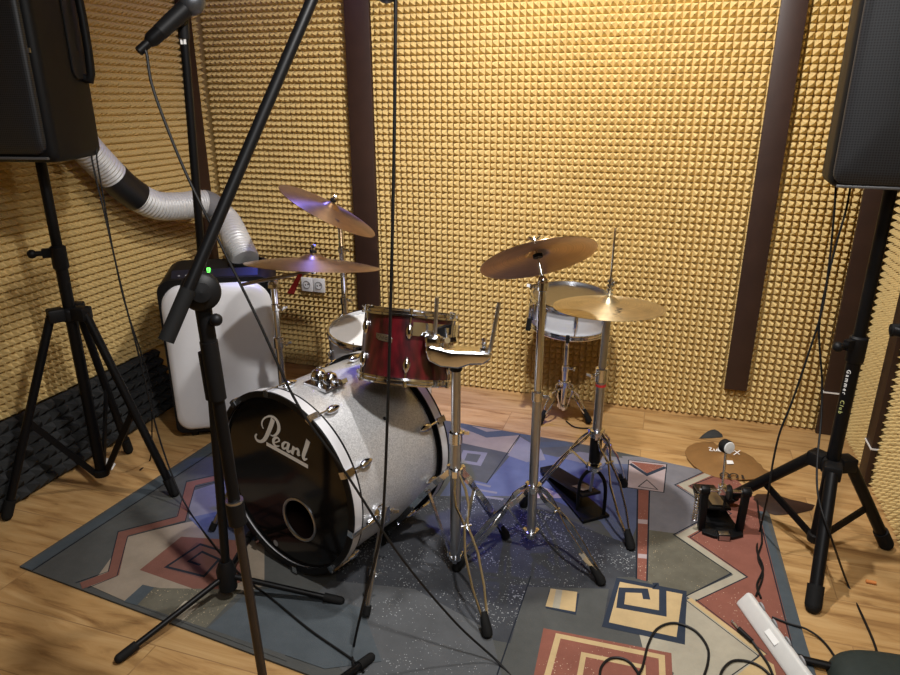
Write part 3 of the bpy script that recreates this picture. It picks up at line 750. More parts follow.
# spurs
for sg, ft in ((1, flo(365.5, 621)), (-1, V((-.815, 1.945, 0)))):
    p = BF+BA*.12+bx*sg*(BR+.004)-bu*.05
    b = MB(); b.lathe([(.028, -.004), (.028, .006), (.018, .016), (.0001, .018)], p-bx*sg*.004, bx*sg, 24)
    b.box(p+bx*sg*.016, (.03, .02, .05), BA, bx, bu); wing_nut(b, p+bx*sg*.02+BA*.02, BA, 1.2)
    b.build('spur_bracket', CHROME, bass)
    ft = V((ft.x, ft.y, RUGZ)); top = p+bx*sg*.02+UP*.03; dd = (ft-top).normalized()
    b = MB(); b.cyl(top, ft-dd*.02, .0075, 14); b.cyl(ft-dd*.12, ft-dd*.135, .011, 12); wing_nut(b, ft-dd*.128+bx*.008, bx, .8); sp = b.build('spur', STEEL, bass)
    b = MB(); b.tube([ft-dd*.038, ft-dd*.02, ft-dd*.012], .0115, 12); b.build('rubber_foot', RUBBER, sp)
# empty tom mount on top
mc = BF+BA*.165+bx*.03; mc = mc+bu*(math.sqrt(BR**2-.03**2))
b = MB(); b.box(mc+bu*.004, (.095, .085, .010), bx, BA, bu)
for k in (-1, 1):
    q = mc+bx*k*.024+bu*.008
    b.lathe([(.024, 0), (.024, .018), (.019, .030), (.010, .036), (.0001, .037)], q, bu, 20)
wing_nut(b, mc+bx*.052+bu*.015, (bx+bu*.5), 1.4)
b.build('tom_mount', CHROME, bass, bevel=0)
b = MB(); q = BF+BA*.235+(bx*.74+bu*.672).normalized()*(BR-.001); b.lathe([(.006, 0), (.006, .002), (.0001, .0022)], q, (bx*.74+bu*.672), 14); b.build('vent_hole', BLACKM, bass)

# ---------------------------------------------------------------- floor tom
fc = V((-.272, 2.52, 0)); fa = V((.0, -.06, 1)).normalized(); FR = .196
ft_ = thing('floor_tom', 'pale grey floor tom standing behind the red tom', 'tom drum', fc)
o0 = fc+UP*.16
b = MB(); b.lathe([(FR, 0), (FR, .385), (FR-.007, .385), (FR-.007, 0)], o0, fa, 64, closed=True); b.build('shell', WHITES, ft_)
for h0, sg in ((.385, 1), (0, -1)):
    b = MB(); pr = [(FR+.001, -.006), (FR+.009, -.006), (FR+.010, 0), (FR+.006, .003), (FR+.006, .014), (FR+.010, .016), (FR+.009, .020), (FR+.001, .019)]
    b.lathe([(r, h0+h*sg) for r, h in pr], o0, fa, 64, closed=True); b.build('rim', CHROME, ft_)
    b = MB(); b.lathe([(.0001, h0+.004*sg), (FR, h0+.004*sg), (FR, h0+.002*sg), (.0001, h0+.002*sg)], o0, fa, 48); b.build('drum_head', HEADW, ft_)
for k in range(8):
    a = math.radians(22+45*k); d = V((math.cos(a), math.sin(a), 0)); b = MB()
    for h, e in ((.31, .40), (.08, -.01)):
        p = o0+d*(FR+.004)+fa*h; b.tube([p-fa*.02, p-fa*.01, p, p+fa*.01, p+fa*.02], lambda u: .004+.008*math.sin(PI*u), 10)
        b.cyl(p, o0+d*(FR+.007)+fa*e, .003, 8)
    b.cyl(o0+d*(FR+.004)+fa*.07, o0+d*(FR+.004)+fa*.32, .0022, 8); b.build('lug', CHROME, ft_)
for k in range(3):
    a = math.radians(45+120*k); d = V((math.cos(a), math.sin(a), 0)); p = fc+d*(FR+.022)
    b = MB(); b.tube([p+UP*.38, p+UP*.12, p+d*.03+UP*.02], .005, 10); b.box(p+UP*.28-d*.012, (.03, .026, .04), d, UP.cross(d), UP); lg = b.build('leg', CHROME, ft_)
    b = MB(); b.tube([p+d*.027+UP*.03, p+d*.031+UP*.0155], .0105, 10); b.ball(p+d*.031+UP*.0135, .012, 10); b.build('rubber_foot', RUBBER, lg)

# ---------------------------------------------------------------- left ride and its boom stand
c = (-.655, 2.43)
st = thing('cymbal_stand', 'chrome boom cymbal stand right of the white air conditioner', 'cymbal stand', (c[0], c[1], 0), 'chrome drum stands')
tube(st, V((c[0], c[1], .06)), V((c[0], c[1], .52)), .0145); tube(st, V((c[0], c[1], .50)), V((c[0], c[1], .745)), .0115)
collar(st, c, .30); collar(st, c, .09, .021, .02); clamp(st, V((c[0], c[1], .52)), .02, .045, V((1, -.3, 0)).normalized()); clamp(st, V((c[0], c[1], .66)), .015, .03, V((1, -.3, 0)).normalized())
for f in angfeet(c, .22, (-28, 88, 208)): chrome_leg(st, c, f, .305, .09)
rn = V((.055, .16, .984)).normalized(); rc = atY(313, 264, 2.40)+rn*.020
arm0 = V((c[0]-.115, c[1]+.0, .748)); arm1 = rc-rn*.045
b = MB(); b.cyl(arm0, arm1, .0065, 12); b.build('boom_arm', STEEL, st)
b = MB(); b.ball(V((c[0], c[1], .75)), .02); b.cyl(V((c[0], c[1]-.025, .75)), V((c[0], c[1]+.025, .75)), .014, 14); wing_nut(b, V((c[0]+.01, c[1]-.025, .752)), V((.3, -1, .1)), 1.3); b.build('boom_joint', CHROME, st)
b = MB(); b.ball(arm1, .013); b.build('tilter', CHROME, st); cymbal_top(st, rc, rn, .045)
b = MB(); q = arm1+(arm0-arm1)*.2; b.prism([q+V((0, -.01, 0)), q+V((.016, -.01, 0)), q+V((-.02, -.012, -.075)), q+V((-.045, -.012, -.07))], V((0, .002, 0))); b.build('ribbon', RED, st)['label'] = 'red ribbon hanging from the boom arm'
cymbal('bronze ride cymbal lying almost flat above the air conditioner side', rc, rn, .243, BRONZED, 'ride')
# upper crash
c = (-.455, 2.80)
st = thing('cymbal_stand', 'chrome cymbal stand behind the floor tom under the cracked crash', 'cymbal stand', (c[0], c[1], 0), 'chrome drum stands')
un = V((.48, .025, .877)).normalized(); uc = atY(328.5, 212, 2.78)+un*.020+V((0,0,.008))
c2 = uc-un*.07
tube(st, V((c[0], c[1], .06)), V((c[0], c[1], .58)), .0145); tube(st, V((c[0], c[1], .56)), V((c[0], c[1], c2.z-.03)), .0115)
collar(st, c, .30); collar(st, c, .09, .021, .02); clamp(st, V((c[0], c[1], .58)), .018, .034, V((1, -.3, 0)).normalized()); clamp(st, V((c[0], c[1], .80)), .015, .03, V((1, -.3, 0)).normalized())
for f in angfeet(c, .2, (150, 268, 32)): chrome_leg(st, c, f, .305, .09)
b = MB(); b.ball(V((c[0], c[1], c2.z-.03)), .014); b.cyl(V((c[0], c[1], c2.z-.03)), uc-un*.03, .006, 10); b.build('tilter', CHROME, st); cymbal_top(st, uc, un, .045)
o, mt = cymbal('steeply tilted bronze crash cymbal above the ride', uc, un, .214, BRONZED)
b = MB()
for k in range(3): ribbon(b, [mt @ V((x, y, -.0115)) for x, y in ((-.15+k*.012, -.06), (-.13+k*.012, -.035), (-.12+k*.014, -.045))], .007, un, sm=2)
b.build('print', BLACKPRINT, o, fix=False)

# ---------------------------------------------------------------- hi-hat
c = (.497, 2.05)
hh = thing('hi_hat_stand', 'chrome hi-hat stand with black pedal at the right of the kit', 'hi-hat stand', (c[0], c[1], 0), 'chrome drum stands')
hn2 = V((0, .06, .998)).normalized(); hc = atY(608.5, 307.5, 2.05)+hn2*.020
C2 = V((c[0], c[1], 0))
tube(hh, C2+UP*.30, C2+UP*.545, .0155, STEEL); tube(hh, C2+UP*.53, V((hc.x-.001, hc.y, hc.z-.05)), .0125, STEEL)
clamp(hh, C2+UP*.545, .021, .05, V((-1, -.3, 0)).normalized())
b = MB(); b.cyl(C2+UP*.505, C2+UP*.512, .0175, 20); b.build('memory_lock', RED, hh)
collar(hh, c, .33, .022, .03); collar(hh, c, .2, .021, .024)
b = MB(); b.lathe([(.017, .22), (.020, .225), (.020, .31), (.017, .315)], C2, UP, 20, cap=True); b.build('sleeve', BLACKM, hh)
for f in [flo(523.5, 508), flo(630, 551), V((.66, 2.235, 0))]: chrome_leg(hh, c, f, .335, .2, lift=.035)
b = MB()
for k in (-1, 1):
    e = V((k*.042, -.012*k, 0)); b.tube([C2+UP*.19, C2+e*.55+UP*.175, C2+e+UP*.13, C2+e*1.05+UP*.03, C2+e*.95+UP*.012], .0065, 10, sm=5)
b.build('pedal_frame', BLACKM, hh)
b = MB(); b.tube([C2+UP*.19, C2+V((-.004, .01, .10))], .0055, 10); b.build('pull_chain', STEEL, hh)
pd = V((-.36, .93, 0)).normalized(); ps = UP.cross(pd)
b = MB(); b.prism([C2-pd*.04+ps*.055+UP*.008, C2-pd*.04-ps*.055+UP*.008, C2+pd*.10-ps*.045+UP*.008, C2+pd*.30-ps*.03+UP*.008, C2+pd*.30+ps*.03+UP*.008, C2+pd*.10+ps*.045+UP*.008], UP*.012); b.build('base_plate', BLACKM, hh, bevel=.003)
b = MB(); p0, p1 = C2+pd*.0+UP*.09, C2+pd*.29+UP*.03
b.bar(p0, p1, .075, .010, UP); b.bar(p0+UP*.007+pd*.02, p1+UP*.007-pd*.08, .05, .004, UP, mi=1); b.box(C2+pd*.295+UP*.026, (.07, .03, .022), ps, pd, UP)
b.build('footboard', [BLACKM, STEEL], hh, bevel=.003)
cup = hc-hn2*.03
b = MB(); b.lathe([(.014, -.03), (.02, -.02), (.022, 0), (.012, .010)], cup, hn2, 20, cap=True); b.build('cymbal_seat', BLACKP, hh)
rod_top = atY(615.5, 228, 2.05)
b = MB(); b.cyl(hc-hn2*.04, hc+UP*.02, .0035, 10); b.cyl(hc+UP*.01, rod_top, .0035, 10); b.build('pull_rod', CHROME, hh)
b = MB(); rd = (rod_top-hc).normalized()
b.cyl(hc+rd*.019, hc+rd*.075, .0065, 12)
for k in range(4): b.cyl(hc+rd*(.022+k*.014), hc+rd*(.029+k*.014), .0105, 14)
wing_nut(b, hc+rd*.06, V((1, -.5, 0))); b.build('clutch', CHROME, hh)
o, mt = cymbal('golden bronze hi-hat cymbal lying flat in front of the snare', hc, hn2, .1745, BRONZEP)
b = MB()
for k in range(4): ribbon(b, [mt @ V((x, y, -.005-.022*(x*x+y*y)/.0317+.0)) for x, y in ((.075+k*.024, .006-.010*k), (.083+k*.024, .022-.010*k), (.094+k*.024, .004-.010*k))], .006, hn2, sm=2, d=.006)
b.build('print', BLACKPRINT, o, fix=False)

# ---------------------------------------------------------------- snare and its stand
sc_ = V((.505, 2.83, 0)); sa = V((.03, -.10, 1)).normalized(); SR = .168; SB = V((.525, 2.835, .474))
sn = thing('snare_drum', 'silver-white snare drum on the low stand behind the hi-hat', 'snare drum', SB)
b = MB(); b.lathe([(SR, 0), (SR, .106), (SR-.005, .106), (SR-.005, 0)], SB, sa, 64, closed=True); b.build('shell', WHITES, sn)
for h0, sg in ((.106, 1), (0, -1)):
    b = MB(); pr = [(SR+.001, -.006), (SR+.009, -.006), (SR+.010, 0), (SR+.006, .003), (SR+.006, .012), (SR+.011, .014), (SR+.009, .018), (SR+.001, .017)]
    b.lathe([(r, h0+h*sg) for r, h in pr], SB, sa, 64, closed=True); b.build('rim', CHROME, sn)
    b = MB(); b.lathe([(.0001, h0+.004*sg), (SR, h0+.004*sg), (SR, h0+.002*sg), (.0001, h0+.002*sg)], SB, sa, 48); b.build('drum_head', STEEL if sg > 0 else HEADW, sn)
for k in range(8):
    a = math.radians(-92+45*k); d = V((math.cos(a), math.sin(a), 0)); b = MB(); p = SB+d*(SR+.005)
    b.tube([p+sa*.02, p+sa*.03, p+sa*.06, p+sa*.08, p+sa*.09], lambda u: .004+.006*math.sin(PI*u), 10)
    b.cyl(SB+d*(SR+.008)-sa*.012, SB+d*(SR+.008)+sa*.12, .003, 8); b.build('lug', CHROME, sn)
d = V((-.92, -.4, 0)).normalized(); b = MB(); p = SB+d*(SR+.014)+sa*.07
b.box(p, (.026, .03, .075), d, UP.cross(d), sa); b.box(p+d*.016+sa*.02, (.02, .02, .03), d, UP.cross(d), sa); b.cyl(p+d*.02+sa*.03, p+d*.022-sa*.035, .007, 10); b.build('strainer', CHROME, sn, bevel=.004)
b = MB(); b.tube([p+d*.02-sa*.03, p+d*.024-sa*.085], .011, 10); b.build('strainer_lever', RUBBER, sn)
c = (.522, 2.833)
st = thing('snare_stand', 'low chrome snare stand holding the snare near the back wall', 'snare stand', (c[0], c[1], 0), 'chrome drum stands')
C3 = V((c[0], c[1], 0))
tube(st, C3+UP*.055, C3+UP*.25, .013); tube(st, C3+UP*.24, C3+UP*.35, .010); collar(st, c, .175, .02, .03); collar(st, c, .06, .022, .02); clamp(st, C3+UP*.25, .017, .03, V((1, -.3, 0)).normalized())
for f in [flo(540, 425), flo(588, 424), V((.535, 3.02, 0))]: chrome_leg(st, c, f, .18, .06, lift=.03)
tube(st, C3+UP*.34, C3+UP*.412, .010); b = MB(); b.ball(C3+UP*.417, .017); b.cyl(C3+V((-.05, -.01, .409)), C3+V((.02, -.01, .417)), .012, 14); b.build('tilter', CHROME, st)
for a in (-100, 20, 140):
    a = math.radians(a); d = V((math.cos(a), math.sin(a), 0))
    b = MB(); e = C3+d*(SR+.017)+sa*0; zz_ = .464+(-sa.x*d.x-sa.y*d.y)/sa.z*(SR)
    b.tube([C3+UP*.425, C3+d*.10+UP*(.425+(zz_-.02-.425)*.5), C3+d*(SR+.004)+UP*(zz_-.022), C3+d*(SR+.024)+UP*(zz_-.012), C3+d*(SR+.024)+UP*(zz_+.02)], .005, 10, sm=4); bk = b.build('basket_arm', CHROME, st)
    b = MB(); b.tube([C3+d*(SR+.024)+UP*(zz_-.008), C3+d*(SR+.024)+UP*(zz_+.024)], .008, 10); b.build('rubber_tip', RUBBER, bk)

# ---------------------------------------------------------------- bass pedal on the rug
pc_ = V((.92, 1.955, 0)); px_ = V((.98, -.12, 0)).normalized(); py_ = UP.cross(px_)
pdl = thing('bass_drum_pedal', 'black kick pedal with white beater standing alone on the rug', 'drum pedal', pc_)
b = MB(); b.prism([pc_+px_*x+py_*y+UP*.008 for x, y in ((-.065, -.03), (-.03, -.05), (.03, -.05), (.07, -.03), (.055, .06), (.035, .27), (-.035, .27), (-.05, .06))], UP*.012)
b.box(pc_-py_*.045+UP*.02, (.04, .03, .024), px_, py_, UP, mi=1); b.build('base_plate', [BLACKM, STEEL], pdl, bevel=.003)
for k, nm in ((-1, 0), (1, 0)):
    b = MB(); p = pc_+px_*k*.062; b.bar(p+UP*.012, p+px_*k*.004+UP*.165, .022, .026, py_); b.cyl(p+px_*k*.004-py_*.0+UP*.165-px_*.014, p+px_*k*.004+UP*.165+px_*.014, .017, 16); b.build('upright', BLACKM, pdl, bevel=.003)
b = MB(); b.cyl(pc_-px_*.085+UP*.165, pc_+px_*.085+UP*.165, .0055, 12); b.build('axle', CHROME, pdl)
b = MB(); b.lathe([(.024, -.005), (.027, 0), (.024, .005)], pc_+px_*.012+UP*.16, px_, 20, cap=True)
b.tube([pc_+px_*.012+py_*.026+UP*.16, pc_+px_*.012+py_*.03+UP*.07, pc_+px_*.012+py_*.05+UP*.055], .005, 8); b.build('chain_sprocket', BLACKM, pdl)
b = MB(); b.box(pc_-px_*.012+UP*.17, (.024, .022, .034), px_, py_, UP); b.build('beater_hub', CHROME, pdl, bevel=.003)
bt = atY(726.5, 446.5, 1.965); b = MB(); b.cyl(pc_-px_*.012+UP*.165, bt-UP*.01, .004, 10); sh = b.build('beater_shaft', CHROME, pdl)
bn_ = V((.25, -.95, .15)).normalized()
b = MB(); b.lathe([(.0001, .0185), (.018, .0175), (.020, .015)], bt, bn_, 24, mi=0); b.lathe([(.020, .015), (.0225, .008), (.0225, -.012), (.018, -.018), (.0001, -.0185)], bt, bn_, 24, mi=1); b.build('beater', [FELT, RUBBER], pdl)['label'] = 'round beater with white felt face'
b = MB(); b.bar(pc_+py_*.03+UP*.075, pc_+py_*.25+UP*.032, .075, .010, UP); b.bar(pc_+py_*.04+UP*.081, pc_+py_*.2+UP*.05, .05, .004, UP, mi=1); b.build('footboard', [BLACKM, STEEL], pdl, bevel=.003)
b = MB(); sp = [pc_-px_*.088+V((.008*math.cos(k*1.1), .008*math.sin(k*1.1), .04+k*.0016)) for k in range(72)]; b.tube(sp, .0016, 6); b.build('spring', CHROME, pdl)

# ---------------------------------------------------------------- broken cymbal on the floor
ctr = flo(717, 459, .012); RB = .2
def bpx(x, y): return flo(x, y, .006)
outl = [(685, 452), (687, 448), (694, 444), (703, 442.5), (713, 442.5), (717, 446), (724, 448), (738, 451), (746, 454), (753, 458), (757, 463), (761, 465), (763, 469), (771, 473.5), (764, 477), (752, 480), (740, 480.5), (728, 480), (715, 477.5), (703, 473), (693, 466), (687, 459)]
cx_ = flo(722, 463, 0); op = [bpx(*p) for p in outl]; n = len(op); vs = []; fs = []
rings = 7
for k in range(rings+1):
    u = 1-k/rings
    for p in op:
        q = V((cx_.x, cx_.y, 0))+(V((p.x, p.y, 0))-V((cx_.x, cx_.y, 0)))*u
        vs.append(q+UP*(.0095+.018*(1-u*u)+(.014*math.cos(PI/2*min(1, u/.22)) if u < .22 else 0)))
for k in range(rings):
    for i in range(n): fs.append((k*n+i, k*n+(i+1) % n, (k+1)*n+(i+1) % n, (k+1)*n+i))
b = MB(); b.add(vs, fs); o_ = len(vs); b.add([v-UP*.0015 for v in vs], [tuple(reversed(f)) for f in fs]); 
b.f += [(i, o_+i, o_+(i+1) % n, (i+1) % n) for i in range(n)]; b.mi += [0]*n
crk = b.build('broken_cymbal', BRONZEF, None, mtx=M.Translation(V((cx_.x, cx_.y, 0))) @ ROTI, fix=False, angle=70)
tag(crk, 'broken bronze cymbal with a jagged right edge lying on the floor', 'cymbal')
def on_cym(x, y):
    p = flo(x, y, .02); r = (V((p.x, p.y, 0))-V((cx_.x, cx_.y, 0))).length/.19
    h = .0095+.018*max(0, 1-r*r)+.0035
    return flo(x, y, h)
b = MB()
lw = .0045
for st_ in ([(708.5, 447.5), (711.5, 448), (709.5, 450.5), (713, 451)], [(714, 449), (714.2, 450.8), (716.5, 451), (716.8, 449)], [(718.6, 447.5), (718.2, 451.2)], [(722.6, 448), (722.2, 451.6)], [(722, 450), (719.8, 450), (719.8, 451.4), (722.2, 451.5)],
            [(726, 451), (728.2, 449.6), (729.6, 452.6)], [(727, 452), (729.5, 451.4)], [(731.5, 451.6), (733.6, 451.6)], [(734.5, 450.6), (739.5, 454.6)], [(740, 450.6), (733.6, 455)], [(729, 452.8), (729.8, 454)]):
    ribbon(b, [on_cym(*p) for p in st_], lw, UP, sm=2)
b.build('white_lettering', WHITEPRINT, crk, fix=False)
b = MB()
for cxy in ((724.5, 475.2), (733.5, 476.2)): ribbon(b, [on_cym(cxy[0]+4.2*math.cos(k*PI/6+1.9), cxy[1]+2.6*math.sin(k*PI/6+1.9)) for k in range(11)], .007, UP, sm=1)
ribbon(b, [on_cym(742, 475), on_cym(744, 479.5)], .008, UP)
b.build('black_emblem', BLACKPRINT, crk, fix=False)
b = MB(); b.poly([on_cym(*p) for p in ((726.5, 460.2), (732.5, 460.6), (734, 463.8), (727, 464))]); b.build('sticker', PAPER, crk, fix=False)

# black scraps
def scrap(name, pts, label, m, cat, h=.012):
    P = [flo(x, y, .002) for x, y in pts]; cc = sum(P, V((0, 0, 0)))/len(P); n = len(P)
    b = MB(); rnd = random.Random(3)
    ring2 = [cc+(p-cc)*.55+UP*(h*(.6+.4*rnd.random())) for p in P]
    b.add(P+ring2+[cc+UP*h], [(i, (i+1) % n, n+(i+1) % n, n+i) for i in range(n)]+[(n+i, n+(i+1) % n, 2*n) for i in range(n)]); b.poly(list(reversed(P)))
    return tag(b.build(name, m, None, mtx=M.Translation(cc) @ ROTI), label, cat)
scrap('foam_scrap', [(699, 438.5), (703, 434.5), (710, 431), (716, 431), (722, 434), (723, 437), (712, 438)], 'small black scrap behind the broken cymbal', FOAMB, 'scrap', .02)
scrap('cymbal_shard', [(747, 500), (757, 494), (770, 494), (782, 498), (795, 503), (815, 505), (812, 510), (795, 514), (775, 515), (757, 509)], 'dark flat shard under the right speaker stand leg', WOODD, 'scrap', .022)
scrap('paper_scrap', [(99, 468), (102, 461), (108, 458), (112, 463), (116, 464), (112, 470), (104, 471)], 'crumpled white paper scrap beside the left speaker stand', PAPER, 'paper', .02)
q0, q1 = flo(866, 581, .006), flo(876, 583, .006)
b = MB(); b.cyl(q0, q1, .0055, 12); tag(b.build('cigarette_butt', BUTT, None, mtx=M.Translation((q0+q1)/2) @ ROTI), 'orange cigarette butt on the wood floor at the right', 'cigarette butt')

# ---------------------------------------------------------------- portable air conditioner
ab = V((-.985, 2.80, 0)); an = V((.20, -.98, 0)).normalized(); ax_ = V((.98, .20, 0)).normalized()
ac = thing('air_conditioner', 'white portable air conditioner with black control panel in the left corner', 'air conditioner', ab)
def rrect(w, z0, z1, rb_, rt, n=8):
    pts = []
    for cx, cz, a0, r in ((w/2-rb_, z0+rb_, -90, rb_), (w/2-rt, z1-rt, 0, rt), (-w/2+rt, z1-rt, 90, rt), (-w/2+rb_, z0+rb_, 180, rb_)):
        for k in range(n+1):
            a = math.radians(a0+90*k/n); pts.append((cx+r*math.cos(a), cz+r*math.sin(a)))
    return pts
def ap(x, d, z): return ab+ax_*x+an*d+UP*z
prof = rrect(.46, .03, .725, .03, .06)
b = MB(); rows = []
for d, s in ((-.165, .94), (-.15, 1), (.12, 1), (.135, .985)):
    rows.append([ap(x*s, d, .03+(z-.03)*(1 if z < .5 else 1-(max(0, d+.05))*.12)) for x, z in prof])
b.ring_rows(rows); b.build('body', BLACKP, ac, angle=50)
pf = rrect(.448, .045, .690, .055, .10, 10)
b = MB(); rows = []
for d, s in ((.12, 1), (.145, 1), (.158, .985), (.166, .95), (.170, .86), (.172, .6), (.173, .2)):
    rows.append([ap(x*s, d-.10*(abs(x*s)/.216)**3*.25, .36+(z-.36)*s) for x, z in pf])
b.ring_rows(rows); b.build('front_panel', WHITEP, ac, angle=60)['label'] = 'glossy white front panel'
# sloping control panel
b = MB(); b.add([ap(-.17, .128, .702), ap(.17, .128, .702), ap(.17, .07, .735), ap(-.17, .07, .735)]+[ap(-.17, .12, .69), ap(.17, .12, .69), ap(.17, .05, .715), ap(-.17, .05, .715)], [(0, 1, 2, 3), (7, 6, 5, 4), (0, 4, 5, 1), (1, 5, 6, 2), (2, 6, 7, 3), (3, 7, 4, 0)])
cp = b.build('control_panel', mat('black_gloss', (.012, .013, .02), .35, noise=.05), ac)
cu = (ap(0, .07, .735)-ap(0, .128, .702)).normalized(); cn = ax_.cross(cu).normalized()
SEG = {'2': 'abged', '9': 'abcdfg', '8': 'abcdefg'}
b = MB(); orig = ap(-.046, .079, .7299)+cn*.003
def seg(o, ch):
    w, h = .011, .012
    pos = dict(a=((-1, 2), (1, 2)), g=((-1, 0), (1, 0)), d=((-1, -2), (1, -2)), f=((-1, 2), (-1, 0)), b=((1, 2), (1, 0)), e=((-1, 0), (-1, -2)), c=((1, 0), (1, -2)))
    for s_ in SEG[ch]:
        (x0, y0), (x1, y1) = pos[s_]
        b.bar(o+ax_*x0*w/2+cu*y0*h/2, o+ax_*x1*w/2+cu*y1*h/2, .0042, .001, cn)
seg(orig, '2'); seg(orig+ax_*.019, '9'); b.build('display', GREEN, cp)['label'] = 'green lit digits'
b = MB()
for k in range(4): b.cyl(ap(-.14+k*.028, .099, .7165), ap(-.14+k*.028, .1005, .7195), .005, 10)
b.build('button', GREYP, cp)
b = MB()
for k in (-1, 1):
    for e in (-1, 1): b.cyl(ap(k*.16-.012, e*.1, .022), ap(k*.16+.012, e*.1, .022), .022, 14)
b.build('caster', BLACKP, ac)
b = MB(); b.lathe([(.07, 0), (.078, 0), (.078, .03), (.07, .03)], ap(.11, -.07, .705), V((0, 0, 1)), 28, closed=True); b.build('exhaust_collar', BLACKP, ac)

# exhaust duct ---------------------------------------------------------
def dl(x, y, off): return onplane(x, y, W(off, 0), BD)
dp = [dl(48, 92, .10), dl(80, 140, .10), dl(103, 166, .10), dl(128, 190, .11), dl(155, 205, .13), dl(182, 206, .16), dl(206, 204, .2), dl(226, 220, .27), atY(237, 242, 2.97), ap(.11, -.07, .732)]
path = smooth_path(dp, 90)
dt = thing('exhaust_duct', 'silver ribbed exhaust duct bending down the left wall into the air conditioner', 'duct', path[-1])
def ribbed(u): return .059+.0032*math.sin(u*2*PI*80)
b = MB(); b.tube(path, ribbed, 24); b.build('hose', DUCTM, dt, angle=80, fix=False)
i0, i1 = int(len(path)*.265), int(len(path)*.375)
b = MB(); b.tube(path[i0:i1], .0635, 24); b.build('tape_band', TAPE, dt)['label'] = 'black tape around the duct'
i0, i1 = int(len(path)*.655), int(len(path)*.70)
b = MB(); b.tube(path[i0:i1], .0635, 24); b.build('joint_band', TAPEG, dt)

# ---------------------------------------------------------------- speaker stands
def speaker_stand(c, z_hub, z_low, z_top, feet, label, lean=V((0, 0, 0)), r=.0175, writing=False, rl=.0145, zk=None):
    c = V((c[0], c[1], 0)); t = thing('speaker_stand', label, 'speaker stand', c, 'black speaker stands')
    tube(t, c+UP*z_low, c+UP*(zk or z_hub+.35), .0195, BLACKM, 'outer_tube'); tube(t, c+UP*((zk or z_hub+.35)-.02), c+UP*z_top, .0165, BLACKM, 'pole')
    b = MB(); b.lathe([(.022, -.03), (.03, -.025), (.032, .012), (.024, .02)], c+UP*z_hub, UP, 24, cap=True)
    for f in feet:
        d = (V((f[0], f[1], 0))-c).normalized(); b.box(c+d*.045+UP*z_hub, (.05, .05, .045), d, UP.cross(d), UP)
    b.build('hub', BLACKP, t, bevel=.006)
    b = MB(); zc = (zk or z_hub+.35); b.lathe([(.021, -.045), (.025, -.04), (.025, .03), (.019, .035)], c+UP*zc, UP, 24, cap=True)
    d = V((-.9, -.35, 0)).normalized(); b.box(c+UP*(zc+.012)+d*.03, (.035, .018, .03), d, UP.cross(d), UP); b.cyl(c+UP*(zc+.012)+d*.04, c+UP*(zc+.012)+d*.075, .009, 12); b.ball(c+UP*(zc+.012)+d*.078, .015, 10)
    b.build('height_clamp', BLACKP, t)
    b = MB(); b.lathe([(.021, -.015), (.027, -.012), (.027, .012), (.021, .015)], c+UP*(z_low+.01), UP, 20, cap=True); b.build('lower_collar', BLACKP, t)
    for f in feet:
        f = V((f[0], f[1], 0)); d = (f-c).normalized(); p0 = c+d*.06+UP*z_hub; p1 = f+UP*.018
        b = MB(); b.cyl(p0, p1, rl, 16); lg = b.build('leg', BLACKM, t)
        b = MB(); e = (p1-p0).normalized(); b.tube([p1-e*.06, p1-e*.01, p1+e*.0], rl*1.28, 14); b.ball(p1, rl*1.22, 12); b.build('rubber_foot', RUBBER, lg)
        m_ = p0+(p1-p0)*.52; b = MB(); b.bar(c+d*.02+UP*(z_low+.01), m_, .022, .008, UP.cross(d)); b.build('brace', BLACKM, t)
    return t
LS = V((-1.315, 2.235, 0)); LZ = 1.205
speaker_stand(LS, .70, .06, LZ+.02, [flo(8, 520), flo(175, 497), V((-1.34, 2.50, 0))], 'black tripod speaker stand at the left wall', zk=.90)
RS = V((1.178, 1.835, 0)); RZ = 1.192
rst = speaker_stand(RS, .335, .06, RZ+.0, [flo(812, 611), flo(722, 505), V((1.435, 1.87, 0))], 'black tripod speaker stand at the right of the rug', r=.019, rl=.018, zk=.72)
# writing down the right stand tube
p_ = RS+UP*.60+V((-.82, -.57, 0)).normalized()*.0196
zz2 = V((-.82, -.57, 0)).normalized(); 
def vtext(txt, size, z, m):
    ex = -UP; en = zz2; ey = en.cross(ex)
    mt = M((ex, ey, en)).transposed().to_4x4(); mt.translation = RS+zz2*.0198+UP*z
    return text_mb(txt, size, mt).build('lettering', m, rst, fix=False)
vtext('Gammer', .016, .615, WHITEPRINT); vtext('Club', .016, .535, OLIVEPRINT)

